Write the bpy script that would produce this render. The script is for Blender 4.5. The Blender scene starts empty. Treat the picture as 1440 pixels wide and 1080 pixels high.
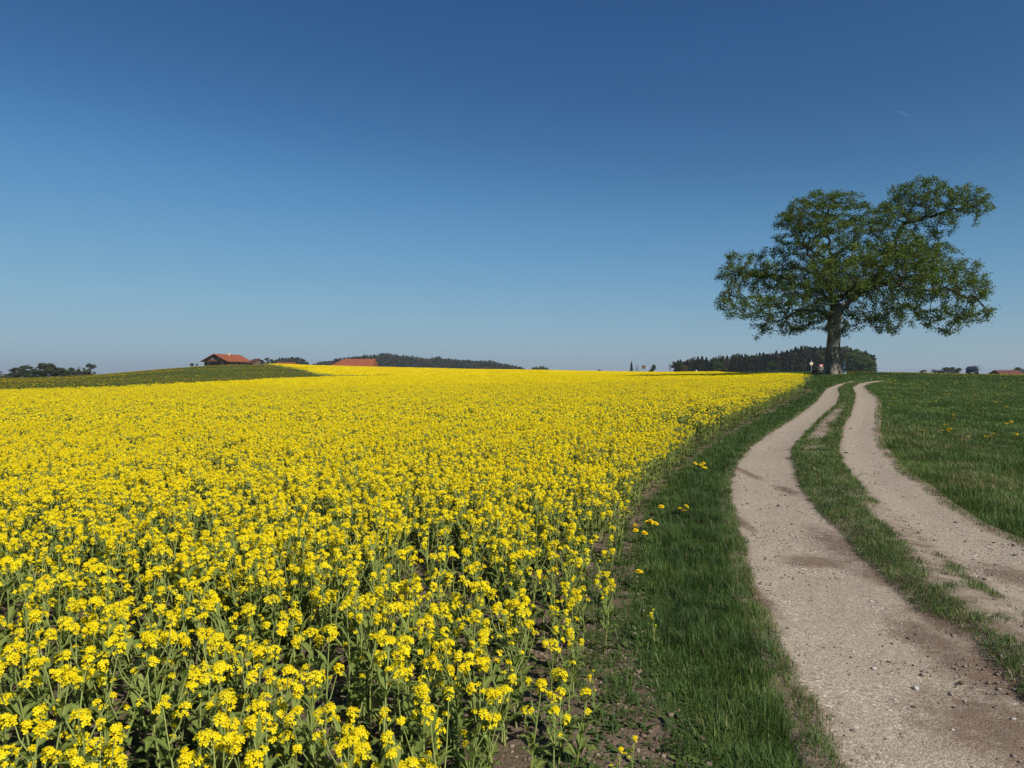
import bpy, math, random
import numpy as np
from mathutils import Vector, Matrix, kdtree

# ------------------------------------------------------------------ camera, sky, sun, exposure
S = bpy.context.scene
EYE, FPX, HOR = 1.6, 1000.0, 526.0
PITCH = math.atan((540.0 - HOR) / FPX)
cam = bpy.data.objects.new('camera', bpy.data.cameras.new('camera'))
S.collection.objects.link(cam)
cam.location = (0, 0, EYE)
cam.rotation_euler = (math.pi / 2 - PITCH, 0, 0)
cam.data.sensor_width = 36
cam.data.lens = 36 * FPX / 1440
cam.data.clip_start = 0.05
cam.data.clip_end = 90000
S.camera = cam

SUN_EL, SUN_AZ = math.radians(40), math.radians(140)     # azimuth measured from the view direction (+Y) to the right
SKY_CURVES = [[(.08, .010), (.125, .024), (.17, .048), (.233, .094), (.533, .245), (1, .36)],
              [(.15, .050), (.184, .074), (.27, .127), (.413, .260), (.716, .420), (1, .50)],
              [(.33, .19), (.386, .226), (.52, .307), (.701, .468), (.76, .515), (1, .60)]]
w = bpy.data.worlds.new('World'); S.world = w; w.use_nodes = True
wn = w.node_tree.nodes; wl = w.node_tree.links
sky = wn.new('ShaderNodeTexSky'); sky.sky_type = 'NISHITA'; sky.sun_disc = False
sky.sun_elevation = SUN_EL; sky.sun_rotation = SUN_AZ
sky.altitude = 600; sky.air_density = 1.0; sky.dust_density = 0.3; sky.ozone_density = 6.0
EXPO = 0.35
bg = wn['Background']; bg.inputs['Strength'].default_value = 0.10
# the deep polarised blue of a clear spring sky: one contrast curve per channel on the Sky Texture
k_ = 0.10 * 2 ** EXPO
m1 = wn.new('ShaderNodeVectorMath'); m1.operation = 'SCALE'; m1.inputs['Scale'].default_value = k_
cv = wn.new('ShaderNodeRGBCurve')
m2 = wn.new('ShaderNodeVectorMath'); m2.operation = 'SCALE'; m2.inputs['Scale'].default_value = 1 / k_
for i, pts in enumerate(SKY_CURVES):
    c_ = cv.mapping.curves[i]
    c_.points[0].location = (0, 0); c_.points[1].location = pts[-1]
    for p_ in pts[:-1]: c_.points.new(*p_)
cv.mapping.update()
wl.new(sky.outputs['Color'], m1.inputs[0]); wl.new(m1.outputs[0], cv.inputs['Color']); wl.new(cv.outputs['Color'], m2.inputs[0]); wl.new(m2.outputs[0], bg.inputs['Color'])
sl = bpy.data.lights.new('sun', 'SUN'); sl.energy = 4.2; sl.angle = math.radians(0.5); sl.color = (1, 0.94, 0.84)
so = bpy.data.objects.new('sun', sl); S.collection.objects.link(so)
sd = Vector((math.sin(SUN_AZ) * math.cos(SUN_EL), math.cos(SUN_AZ) * math.cos(SUN_EL), math.sin(SUN_EL)))
so.rotation_euler = sd.to_track_quat('Z', 'Y').to_euler()
so.location = sd * 100
S.view_settings.view_transform = 'Standard'; S.view_settings.look = 'None'
S.view_settings.exposure = EXPO; S.view_settings.gamma = 1
S.cycles.use_denoising = True; S.cycles.denoiser = 'OPENIMAGEDENOISE'
S.cycles.denoising_input_passes = 'RGB_ALBEDO_NORMAL'; S.cycles.denoising_prefilter = 'ACCURATE'
S.cycles.max_bounces = 5; S.cycles.diffuse_bounces = 3; S.cycles.glossy_bounces = 1
S.cycles.transmission_bounces = 2; S.cycles.transparent_max_bounces = 6
S.cycles.caustics_reflective = False; S.cycles.caustics_refractive = False
S.cycles.sample_clamp_indirect = 4

# ------------------------------------------------------------------ helpers
rng = np.random.default_rng(7)
random.seed(5)

def vnoise(x, y, s, seed=0):
    """smooth value noise in 0..1, features about s metres"""
    x = np.asarray(x, float) / s; y = np.asarray(y, float) / s
    xi = np.floor(x).astype(np.int64); yi = np.floor(y).astype(np.int64)
    fx = x - xi; fy = y - yi
    fx = fx * fx * (3 - 2 * fx); fy = fy * fy * (3 - 2 * fy)
    def h(a, b):
        n = (a * 374761393 + b * 668265263 + seed * 1442695041) & 0x7fffffff
        n = ((n ^ (n >> 13)) * 1274126177) & 0x7fffffff
        return ((n ^ (n >> 16)) & 0xffff) / 65535.0
    a = h(xi, yi) * (1 - fx) + h(xi + 1, yi) * fx
    b = h(xi, yi + 1) * (1 - fx) + h(xi + 1, yi + 1) * fx
    return a * (1 - fy) + b * fy

def fnoise(x, y, s, seed=0):
    return 0.55 * vnoise(x, y, s, seed) + 0.3 * vnoise(x, y, s / 2.1, seed + 3) + 0.15 * vnoise(x, y, s / 4.3, seed + 7)

def sstep(a, b, x):
    t = np.clip((x - a) / (b - a), 0, 1); return t * t * (3 - 2 * t)

def mesh_np(name, V, faces, attrs=None, mats=None, fmat=None, smooth=False):
    """mesh from numpy: faces is a list of (n,3)/(n,4) arrays; attrs are per-vertex floats"""
    me = bpy.data.meshes.new(name)
    V = np.asarray(V, np.float32)
    faces = [np.asarray(f, np.int32) for f in faces if len(f)]
    nl = sum(f.size for f in faces); nf = sum(len(f) for f in faces)
    me.vertices.add(len(V)); me.vertices.foreach_set('co', V.ravel())
    me.loops.add(nl); me.loops.foreach_set('vertex_index', np.concatenate([f.ravel() for f in faces]))
    me.polygons.add(nf)
    tot = np.concatenate([np.full(len(f), f.shape[1], np.int32) for f in faces])
    me.polygons.foreach_set('loop_start', np.concatenate([[0], np.cumsum(tot)[:-1]]).astype(np.int32))
    if fmat is not None: me.polygons.foreach_set('material_index', np.asarray(fmat, np.int32))
    if smooth: me.polygons.foreach_set('use_smooth', np.ones(nf, bool))
    me.update(calc_edges=True)
    for k, a in (attrs or {}).items():
        at = me.attributes.new(k, 'FLOAT', 'POINT'); at.data.foreach_set('value', np.asarray(a, np.float32))
    for m in (mats or []): me.materials.append(m)
    me.validate()
    return me

def link(name, me, parent=None, loc=None):
    o = bpy.data.objects.new(name, me); S.collection.objects.link(o)
    if parent is not None: o.parent = parent
    if loc is not None: o.location = loc
    return o

def tag(o, label=None, cat=None, group=None, kind=None):
    if label: o['label'] = label
    if cat: o['category'] = cat
    if group: o['group'] = group
    if kind: o['kind'] = kind
    return o

def empty(name, loc=(0, 0, 0), rz=0.0, label=None, cat=None, group=None):
    o = bpy.data.objects.new(name, None); S.collection.objects.link(o)
    o.empty_display_size = 0.2
    o.location = loc; o.rotation_euler = (0, 0, rz)
    return tag(o, label, cat, group)

def copy_tree(o, parent=None):
    c = o.copy(); S.collection.objects.link(c); c.parent = parent
    for ch in list(o.children): copy_tree(ch, c)
    return c

class MB:
    """collects simple shapes, builds ONE mesh object"""
    def __init__(s): s.V = []; s.F = []
    def add(s, V, F):
        n = len(s.V); s.V += [tuple(v) for v in V]; s.F += [tuple(i + n for i in f) for f in F]; return s
    def box(s, x0, x1, y0, y1, z0, z1, bev=0.0):
        if bev <= 0:
            V = [(x, y, z) for z in (z0, z1) for y in (y0, y1) for x in (x0, x1)]
            return s.add(V, [(0, 2, 3, 1), (4, 5, 7, 6), (0, 1, 5, 4), (2, 6, 7, 3), (0, 4, 6, 2), (1, 3, 7, 5)])
        b = bev; rings = []
        for z, i in ((z0, b), (z0 + b, 0), (z1 - b, 0), (z1, b)):
            X0, X1, Y0, Y1 = x0 + i, x1 - i, y0 + i, y1 - i
            rings.append([(X0 + b, Y0, z), (X1 - b, Y0, z), (X1, Y0 + b, z), (X1, Y1 - b, z), (X1 - b, Y1, z), (X0 + b, Y1, z), (X0, Y1 - b, z), (X0, Y0 + b, z)])
        return s.loft(rings)
    def loft(s, rings, cap=True):
        n = len(rings[0]); V = [p for r in rings for p in r]; F = []
        for k in range(len(rings) - 1):
            for i in range(n):
                j = (i + 1) % n; F.append((k * n + i, k * n + j, (k + 1) * n + j, (k + 1) * n + i))
        if cap: F += [tuple(range(n))[::-1], tuple(range((len(rings) - 1) * n, len(rings) * n))]
        return s.add(V, F)
    def tube(s, pts, rad, n=8, cap=True):
        pts = [Vector(p) for p in pts]; rings = []
        if not hasattr(rad, '__len__'): rad = [rad] * len(pts)
        for i, p in enumerate(pts):
            d = (pts[min(i + 1, len(pts) - 1)] - pts[max(i - 1, 0)]).normalized()
            a = d.orthogonal().normalized() if i == 0 else (pa - d * pa.dot(d)).normalized()
            pa = a; b = d.cross(a)
            rings.append([p + (a * math.cos(t) + b * math.sin(t)) * rad[i] for t in [2 * math.pi * k / n for k in range(n)]])
        return s.loft(rings, cap)
    def prism(s, poly, d0, d1, axis='y'):
        """extrude a 2-D (x,z) outline from y=d0 to y=d1"""
        n = len(poly)
        V = [(p[0], d, p[1]) for d in (d0, d1) for p in poly]
        F = [tuple(range(n)), tuple(range(n, 2 * n))[::-1]] + [(i, i + n, (i + 1) % n + n, (i + 1) % n) for i in range(n)]
        return s.add(V, F)
    def build(s, name, mat, parent=None, smooth=False):
        me = bpy.data.meshes.new(name); me.from_pydata(s.V, [], s.F); me.validate()
        if mat: me.materials.append(mat)
        if smooth:
            for p in me.polygons: p.use_smooth = True
        me.update()
        return link(name, me, parent)

# ------------------------------------------------------------------ materials
class N:
    def __init__(s, name):
        s.m = bpy.data.materials.new(name); s.m.use_nodes = True
        s.t = s.m.node_tree; s.t.nodes.clear()
        s.out = s.t.nodes.new('ShaderNodeOutputMaterial')
    def n(s, typ, _props=None, **inp):
        nd = s.t.nodes.new('ShaderNode' + typ)
        for k, v in (_props or {}).items(): setattr(nd, k, v)
        for k, v in inp.items():
            key = k.replace('_', ' ')
            sock = nd.inputs[int(key[1:])] if key[0] == 'i' and key[1:].isdigit() else nd.inputs[key]
            s.set(sock, v)
        return nd
    def set(s, sock, v):
        if isinstance(v, bpy.types.NodeSocket): s.t.links.new(v, sock)
        elif isinstance(v, bpy.types.Node): s.t.links.new(v.outputs[0], sock)
        else:
            if hasattr(sock.default_value, '__len__') and hasattr(v, '__len__') and len(v) == 3 and len(sock.default_value) == 4: v = (*v, 1)
            sock.default_value = v
    def attr(s, name): return s.n('Attribute', {'attribute_name': name}).outputs['Fac']
    def geo(s): return s.n('NewGeometry').outputs['Position']
    def noise(s, vec, scale, detail=4, rough=0.6):
        nd = s.n('TexNoise', Scale=scale, Detail=detail, Roughness=rough)
        if vec is not None: s.set(nd.inputs['Vector'], vec)
        return nd.outputs['Fac']
    def ramp(s, fac, stops, interp='LINEAR'):
        nd = s.n('ValToRGB', i0=fac); r = nd.color_ramp; r.interpolation = interp
        while len(r.elements) < len(stops): r.elements.new(0.5)
        for e, (p, c) in zip(r.elements, stops):
            e.position = p; e.color = (*c, 1) if hasattr(c, '__len__') else (c, c, c, 1)
        return nd.outputs['Color']
    def mix(s, fac, a, b, mode='MIX'):
        nd = s.t.nodes.new('ShaderNodeMix'); nd.data_type = 'RGBA'; nd.blend_type = mode
        s.set(nd.inputs[0], fac); s.set(nd.inputs[6], a); s.set(nd.inputs[7], b)
        return nd.outputs[2]
    def math(s, op, a, b=0.0, clamp=False):
        nd = s.n('Math', {'operation': op, 'use_clamp': clamp}, i0=a, i1=b); return nd.outputs[0]
    def bump(s, h, strength, dist):
        return s.n('Bump', Strength=strength, Distance=dist, Height=h).outputs['Normal']
    def bsdf(s, col, rough=0.8, spec=0.3, normal=None, metal=0.0):
        p = s.n('BsdfPrincipled', Base_Color=col, Roughness=rough)
        p.inputs['Specular IOR Level'].default_value = spec; p.inputs['Metallic'].default_value = metal
        if normal is not None: s.set(p.inputs['Normal'], normal)
        s.t.links.new(p.outputs[0], s.out.inputs[0]); return s.m
    def leaf(s, col, trans=0.3, tcol=None, rough=0.6, spec=0.2):
        p = s.n('BsdfPrincipled', Base_Color=col, Roughness=rough); p.inputs['Specular IOR Level'].default_value = spec
        t = s.n('BsdfTranslucent', Color=tcol if tcol is not None else col)
        mx = s.n('MixShader', i0=trans, i1=p.outputs[0], i2=t.outputs[0])
        s.t.links.new(mx.outputs[0], s.out.inputs[0]); return s.m

M = {}
def plain(name, col, rough=0.7, spec=0.3, var=0.25, scale=3.0, metal=0.0):
    n = N(name)
    f = n.noise(n.n('TexCoord').outputs['Object'], scale)
    c = n.ramp(f, [(0.3, [v * (1 - var) for v in col]), (0.7, [min(1, v * (1 + var)) for v in col])])
    M[name] = n.bsdf(c, rough, spec, metal=metal); return M[name]

n = N('petal')          # rapeseed petals
r = n.n('ObjectInfo').outputs['Random']; a = n.attr('rnd')
c = n.ramp(n.math('MULTIPLY_ADD', a, 0.7) if False else n.math('ADD', n.math('MULTIPLY', a, 0.7), n.math('MULTIPLY', r, 0.3)),
           [(0.0, (0.84, 0.61, 0.006)), (0.5, (0.90, 0.735, 0.010)), (1.0, (0.93, 0.82, 0.03))])
M['petal'] = n.leaf(c, 0.3, rough=0.7, spec=0.1)
n = N('bud'); M['bud'] = n.leaf(n.ramp(n.attr('rnd'), [(0, (0.22, 0.24, 0.02)), (1, (0.55, 0.46, 0.02))]), 0.2)
n = N('rape_stem'); M['rape_stem'] = n.bsdf(n.ramp(n.attr('rnd'), [(0, (0.20, 0.24, 0.06)), (0.8, (0.29, 0.34, 0.10)), (1, (0.18, 0.13, 0.10))]), 0.6)
n = N('rape_leaf')
c = n.ramp(n.attr('rnd'), [(0, (0.12, 0.165, 0.040)), (0.55, (0.21, 0.27, 0.062)), (0.93, (0.29, 0.33, 0.09)), (1, (0.34, 0.29, 0.09))])
M['rape_leaf'] = n.leaf(c, 0.30, rough=0.6, spec=0.15)
n = N('grass_blade')
c = n.ramp(n.attr('rnd'), [(0, (0.036, 0.072, 0.019)), (0.5, (0.070, 0.128, 0.028)), (0.85, (0.125, 0.19, 0.040)), (1, (0.20, 0.25, 0.07))])
c = n.mix(n.attr('dry'), c, (0.30, 0.23, 0.11))
M['grass_blade'] = n.leaf(c, 0.28, rough=0.45, spec=0.25)
n = N('hill_blade'); M['hill_blade'] = n.leaf(n.mix(n.attr('dry'), n.ramp(n.attr('rnd'), [(0, (0.040, 0.070, 0.012)), (1, (0.115, 0.150, 0.022))]), (0.26, 0.19, 0.04)), 0.25, spec=0.1)
n = N('dandelion_yellow'); M['dandelion_yellow'] = n.leaf(n.ramp(n.attr('rnd'), [(0, (0.88, 0.63, 0.006)), (1, (0.93, 0.75, 0.02))]), 0.15)
n = N('weed_leaf')
M['weed_leaf'] = n.leaf(n.ramp(n.attr('rnd'), [(0, (0.045, 0.08, 0.022)), (0.7, (0.10, 0.15, 0.04)), (1, (0.18, 0.20, 0.05))]), 0.25)
n = N('oak_leaf')
c = n.ramp(n.attr('rnd'), [(0, (0.038, 0.070, 0.014)), (0.5, (0.085, 0.135, 0.020)), (1, (0.16, 0.21, 0.032))])
M['oak_leaf'] = n.leaf(c, 0.34, n.mix(0.5, c, (0.20, 0.26, 0.03)), rough=0.5, spec=0.2)
n = N('oak_bark')
p = n.n('TexCoord').outputs['Object']
mp = n.n('Mapping', Vector=p); mp.inputs['Scale'].default_value = (1, 1, 0.28)
f = n.noise(mp.outputs[0], 5, 6, 0.7); f2 = n.noise(p, 1.1, 3)
c = n.ramp(f, [(0.30, (0.05, 0.041, 0.030)), (0.48, (0.20, 0.172, 0.13)), (0.66, (0.38, 0.345, 0.275))])
c = n.mix(n.ramp(f2, [(0.5, 0.0), (0.7, 0.55)]), c, (0.16, 0.17, 0.10))
M['oak_bark'] = n.bsdf(c, 0.9, 0.1, n.bump(f, 1.0, 0.12))
n = N('oak_branch'); M['oak_branch'] = n.bsdf(n.ramp(n.noise(n.n('TexCoord').outputs['Object'], 4, 5, .7), [(.3, (.022, .018, .013)), (.7, (.075, .062, .045))]), .9, .1)
n = N('far_bark'); M['far_bark'] = n.bsdf((0.09, 0.075, 0.06), 0.9, 0.1)
for nm, cols in {'spruce': ((0.013, 0.017, 0.011), (0.030, 0.034, 0.020)), 'broadleaf': ((0.036, 0.058, 0.016), (0.085, 0.108, 0.028)),
                 'brown_twigs': ((0.050, 0.040, 0.028), (0.085, 0.070, 0.045)), 'fresh_green': ((0.05, 0.08, 0.016), (0.10, 0.13, 0.03)),
                 'grey_green': ((0.045, 0.055, 0.03), (0.085, 0.095, 0.05)), 'rust_leaf': ((0.12, 0.07, 0.025), (0.2, 0.12, 0.04))}.items():
    n = N(nm + '_leaf')
    rr = n.math('ADD', n.math('MULTIPLY', n.attr('rnd'), 0.6), n.math('MULTIPLY', n.n('ObjectInfo').outputs['Random'], 0.4))
    M[nm] = n.leaf(n.ramp(rr, [(0, cols[0]), (1, cols[1])]), 0.2, spec=0.1)

# ground sheet: soil under the rape, grass elsewhere
n = N('ground')
P = n.geo()
so1 = n.noise(P, 14, 8, 0.7); so2 = n.noise(P, 1.3, 4)
soil = n.ramp(so1, [(0.3, (0.115, 0.08, 0.055)), (0.55, (0.21, 0.155, 0.11)), (0.75, (0.29, 0.225, 0.17))])
soil = n.mix(n.ramp(so2, [(0.45, 0.0), (0.62, 0.6)]), soil, (0.10, 0.085, 0.045))
g1 = n.noise(P, 6, 8, 0.75); g2 = n.noise(P, 0.07, 5, 0.6)
grass = n.ramp(g1, [(0.3, (0.026, 0.050, 0.014)), (0.55, (0.050, 0.088, 0.022)), (0.8, (0.085, 0.125, 0.034))])
grass = n.mix(n.ramp(g2, [(0.35, 0.0), (0.7, 0.5)]), grass, (0.075, 0.085, 0.018))
mp = n.n('Mapping', Vector=P); mp.inputs['Scale'].default_value = (0.35, 1, 1)
dn = n.noise(mp.outputs[0], 0.10, 6, 0.7)
dand = n.math('MULTIPLY', n.ramp(dn, [(0.48, 0.0), (0.64, 0.5)]), n.attr('dand'))
grass = n.mix(dand, grass, (0.26, 0.20, 0.02))
rape_u = n.ramp(n.noise(P, 9, 5), [(0.35, (0.06, 0.06, 0.02)), (0.7, (0.15, 0.13, 0.04))])
rape_f = n.ramp(n.noise(P, 1.5, 6, 0.7), [(0.3, (0.22, 0.17, 0.012)), (0.6, (0.6, 0.43, 0.008))])
rape_u = n.mix(n.attr('farr'), rape_u, rape_f)
c = n.mix(n.attr('soil'), grass, soil)
c = n.mix(n.attr('rape'), c, rape_u)
hb = n.math('ADD', n.math('MULTIPLY', so1, 0.6), n.math('MULTIPLY', n.noise(P, 60, 4), 0.4))
M['ground'] = n.bsdf(c, 0.95, 0.1, n.bump(hb, 0.9, 0.05))

# farm track
n = N('track')
P = n.geo()
big = n.noise(P, 0.9, 5, 0.65); med = n.noise(P, 7, 6, 0.7)
v1 = n.n('TexVoronoi', {'feature': 'F1'}, Scale=75.0, Vector=P); v2 = n.n('TexVoronoi', {'feature': 'F1'}, Scale=150.0, Vector=P)
wn_ = n.n('SeparateColor', i0=v1.outputs['Color']); w2_ = n.n('SeparateColor', i0=v2.outputs['Color'])
base = n.ramp(big, [(0.3, (0.277, 0.220, 0.160)), (0.55, (0.372, 0.303, 0.226)), (0.75, (0.441, 0.368, 0.282))])
peb = n.ramp(wn_.outputs[0], [(0.0, (0.114, 0.091, 0.066)), (0.25, (0.257, 0.196, 0.140)), (0.6, (0.384, 0.317, 0.243)), (0.88, (0.512, 0.443, 0.353)), (1, (0.782, 0.714, 0.599))])
fine = n.ramp(w2_.outputs[1], [(0.0, (0.170, 0.132, 0.093)), (0.5, (0.356, 0.288, 0.213)), (1, (0.569, 0.478, 0.373))])
gr = n.mix(0.62, n.mix(n.ramp(n.noise(P, 0.45, 3), [(0.38, 0.0), (0.66, 0.55)]), base, (0.265, 0.22, 0.175)), fine)
gr = n.mix(n.math('MULTIPLY', n.ramp(n.noise(P, 2.2, 4), [(0.4, 0.15), (0.62, 0.75)]), n.math('LESS_THAN', wn_.outputs[2], 0.55)), gr, peb)
dirt = n.ramp(med, [(0.3, (0.14, 0.098, 0.068)), (0.55, (0.26, 0.195, 0.138)), (0.75, (0.38, 0.30, 0.22))])
e = n.math('ADD', n.attr('rut'), n.math('MULTIPLY', n.math('SUBTRACT', n.noise(P, 3.5, 7, 0.75), 0.5), 0.9))
c = n.mix(n.ramp(e, [(0.35, 0.0), (0.62, 1.0)]), dirt, gr)
b_ = n.math('ADD', n.attr('brown'), n.math('MULTIPLY', n.math('SUBTRACT', n.noise(P, 9, 9, 0.85), 0.55), 1.7))
c = n.mix(n.ramp(b_, [(0.42, 0.0), (0.85, 0.72)]), c, (0.120, 0.072, 0.045))
hh = n.math('ADD', n.math('MULTIPLY', v1.outputs['Distance'], -0.9), n.math('MULTIPLY', v2.outputs['Distance'], -0.5))
hh = n.math('ADD', hh, n.math('MULTIPLY', med, 1.2))
M['track'] = n.bsdf(c, 0.95, 0.15, n.bump(hh, 0.45, 0.008))
n = N('pebble'); M['pebble'] = n.bsdf(n.ramp(n.attr('rnd'), [(0, (0.09, 0.07, 0.055)), (0.4, (0.20, 0.155, 0.12)), (0.8, (0.29, 0.24, 0.20)), (0.95, (0.44, 0.40, 0.36)), (1, (0.6, 0.57, 0.53))]), 0.85, 0.2)
n = N('clod'); M['clod'] = n.bsdf(n.ramp(n.attr('rnd'), [(0, (0.12, 0.085, 0.06)), (0.6, (0.20, 0.148, 0.108)), (1, (0.28, 0.215, 0.165))]), 0.95, 0.1)
plain('pale_stone', (0.42, 0.39, 0.355), 0.8, 0.2, 0.25, 40)
plain('dung', (0.05, 0.03, 0.018), 0.9, 0.1, 0.4, 60)
plain('straw', (0.36, 0.27, 0.13), 0.8, 0.1, 0.3, 30)

# ------------------------------------------------------------------ terrain
def zc(Y, py, hc=0.0): return EYE - (py - HOR) * Y / FPX - hc
H = 0.55
COLS = {   # picture column -> (depth, height) knots of the ground there
 -700: [(0, 0), (40, -.3), (100, -.8), (300, -2), (700, -3), (6000, -12)],
 -250: [(0, 0), (25, 0), (45, zc(45, 551, H)), (80, zc(80, 546)), (150, zc(150, 540)), (230, zc(230, 536)), (300, -2.0), (700, -3.5), (6000, -12)],
    0: [(0, 0), (20, .03), (42, zc(42, 548.5, H)), (70, zc(70, 544)), (130, zc(130, 537)), (220, zc(220, 533)), (300, zc(300, 534)), (700, zc(700, 531)), (6000, -12)],
  135: [(0, 0), (20, .05), (42, zc(42, 545, H)), (80, zc(80, 539)), (180, zc(180, 528)), (240, zc(240, 528)), (320, 0), (700, -2), (6000, -12)],
  240: [(0, 0), (20, .05), (50, zc(50, 540, H)), (90, zc(90, 534)), (220, zc(220, 518)), (270, zc(270, 518)), (350, 1.2), (700, -1), (6000, -12)],
  320: [(0, 0), (20, .06), (60, zc(60, 536.5, H)), (110, zc(110, 529)), (250, zc(250, 512.5)), (300, zc(300, 512.6)), (400, 4), (700, 1), (6000, -12)],
  380: [(0, 0), (20, .07), (72, zc(72, 533, H)), (120, zc(120, 526)), (260, zc(260, 512.2)), (330, zc(330, 512, H)), (420, 4.5), (700, 2), (6000, -12)],
  430: [(0, 0), (20, .08), (84, zc(84, 531.5, H)), (115, zc(115, 527)), (165, zc(165, 521)), (340, zc(340, 512.5, H)), (420, 4.5), (700, 2), (6000, -12)],
  480: [(0, 0), (20, .08), (95, zc(95, 530, H)), (112, zc(112, 530, .1)), (170, zc(170, 524, H)), (350, zc(350, 513.3, H)), (420, 4.4), (700, 2), (6000, -12)],
  600: [(0, 0), (20, .10), (100, zc(100, 528.5, H)), (170, zc(170, 523, H)), (320, zc(320, 516.3, H)), (420, 3), (700, 0), (6000, -12)],
  740: [(0, 0), (20, .12), (60, .55), (110, zc(110, 526, H)), (250, zc(250, 519, H)), (360, 1.5), (700, -1), (6000, -12)],
  830: [(0, 0), (20, .14), (60, .62), (100, zc(100, 526.2, H)), (220, zc(220, 521.2, H)), (330, 1), (700, 0), (6000, -12)],
  950: [(0, 0), (10, .04), (20, .20), (50, .75), (100, zc(100, 525.6, H)), (170, zc(170, 523.3, H)), (260, 1.2), (450, 1.6), (700, 2), (6000, -12)],
 1050: [(0, 0), (10, .06), (20, .28), (45, .75), (75, zc(75, 527, H)), (110, zc(110, 524.5)), (160, zc(160, 523.5)), (250, 1.8), (450, 2.2), (700, 3), (6000, -12)],
 1130: [(0, 0), (6, .02), (10, .08), (15, .2), (25, .5), (45, .93), (64, 1.40), (80, zc(80, 525)), (120, zc(120, 523.8)), (200, 2), (450, 2.4), (700, 3), (6000, -12)],
 1172: [(0, 0), (6, .02), (10, .08), (15, .2), (25, .55), (45, 1.06), (64, zc(64, 527)), (80, zc(80, 524.8)), (120, zc(120, 523.8)), (200, 2), (450, 2.4), (700, 3), (6000, -12)],
 1220: [(0, 0), (6, .02), (10, .08), (15, .2), (25, .56), (45, 1.13), (64, 1.55), (80, zc(80, 525.2)), (110, zc(110, 524.4)), (200, 1.5), (450, 2.0), (700, 2), (6000, -12)],
 1300: [(0, 0), (6, .02), (10, .10), (15, .24), (25, .55), (45, 1.08), (64, 1.46), (100, zc(100, 524.8)), (140, 1.3), (250, 1.2), (450, 1.2), (900, 1), (6000, -12)],
 1440: [(0, 0), (6, .02), (10, .10), (15, .22), (25, .48), (45, .98), (64, 1.28), (100, zc(100, 527)), (140, 1.1), (250, 1.1), (450, 1.2), (900, 1), (6000, -12)],
 1800: [(0, 0), (10, .08), (25, .4), (64, 1.0), (100, 1.3), (200, 1), (900, 0), (6000, -12)],
}
TA = np.radians(np.linspace(-64, 64, 513)); TU = np.linspace(math.log(2.0), math.log(30000.0), 440)
_pa = np.array([math.atan((p - 720) / FPX) for p in COLS]); _prof = []
for p in COLS:
    k = np.array(COLS[p], float); cs = math.cos(math.atan((p - 720) / FPX))
    _prof.append(np.interp(np.exp(TU) * cs, k[:, 0], k[:, 1]))
_prof = np.array(_prof)
TZ = np.stack([np.interp(TA, _pa, _prof[:, j]) for j in range(len(TU))], 1)
def _blur(a, s, ax):
    k = np.exp(-0.5 * (np.arange(-3 * s, 3 * s + 1) / s) ** 2); k /= k.sum()
    pad = [(0, 0), (0, 0)]; pad[ax] = (3 * s, 3 * s)
    return np.apply_along_axis(lambda v: np.convolve(v, k, 'valid'), ax, np.pad(a, pad, mode='edge'))
TZ = _blur(_blur(TZ, 6, 0), 5, 1)

def ground(x, y):
    x = np.asarray(x, float); y = np.asarray(y, float)
    az = np.arctan2(x, y); r = np.hypot(x, y)
    fade = 1 - sstep(1.15, 2.6, np.abs(az))
    ia = np.clip((az - TA[0]) / (TA[1] - TA[0]), 0, len(TA) - 1.001); ir = np.clip((np.log(np.maximum(r, 2.0)) - TU[0]) / (TU[1] - TU[0]), 0, len(TU) - 1.001)
    a0 = ia.astype(int); r0 = ir.astype(int); fa = ia - a0; fr = ir - r0
    z = (TZ[a0, r0] * (1 - fa) + TZ[a0 + 1, r0] * fa) * (1 - fr) + (TZ[a0, r0 + 1] * (1 - fa) + TZ[a0 + 1, r0 + 1] * fa) * fr
    return z * fade * sstep(0.5, 4, r)
def gz(x, y): return float(ground(x, y))

_cp, _sp = math.cos(PITCH), math.sin(PITCH)
_T = np.concatenate([np.arange(1.5, 12, .02), np.exp(np.linspace(math.log(12), math.log(1500), 2500))])
def at(px, py, h=0.0):
    """the ground point (or the point h above it) seen at a picture position"""
    v = (540 - py) / FPX; d = np.array([(px - 720) / FPX, _cp + v * _sp, -_sp + v * _cp])
    X = d[0] * _T; Y = d[1] * _T; Z = EYE + d[2] * _T
    hit = np.nonzero(Z <= ground(X, Y) + h)[0]
    i = hit[0] if len(hit) else len(_T) - 1
    return float(X[i]), float(Y[i])
def edge(pts, tail=()):
    """picture polyline on the ground -> x as a function of depth"""
    w_ = [at(*p) for p in pts] + list(tail)
    w_ = sorted(w_, key=lambda q: q[1]); xs = np.array([q[0] for q in w_]); ys = np.array([q[1] for q in w_])
    s0 = (xs[1] - xs[0]) / max(ys[1] - ys[0], .05)
    s0 = max(-1.2, min(1.2, s0))
    xs = np.concatenate([[xs[0] - s0 * 2.2], xs]); ys = np.concatenate([[ys[0] - 2.2], ys])
    return lambda Y: np.interp(Y, ys, xs)
E1 = edge([(822, 1080), (846, 980), (856, 900), (862, 830), (874, 770), (897, 715), (932, 675), (975, 637), (1030, 602), (1088, 572), (1130, 552)],
          tail=[(20.5, 50), (25.0, 75), (30.0, 105), (36, 170), (40, 300), (40, 600)])
E2 = edge([(985, 1080), (975, 1040), (945, 1000), (915, 958), (899, 919), (893, 891), (901, 829), (900, 792), (905, 759), (912, 722), (937, 682), (983, 642), (1016, 618), (1093, 576), (1133, 555), (1148, 547)])
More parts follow.
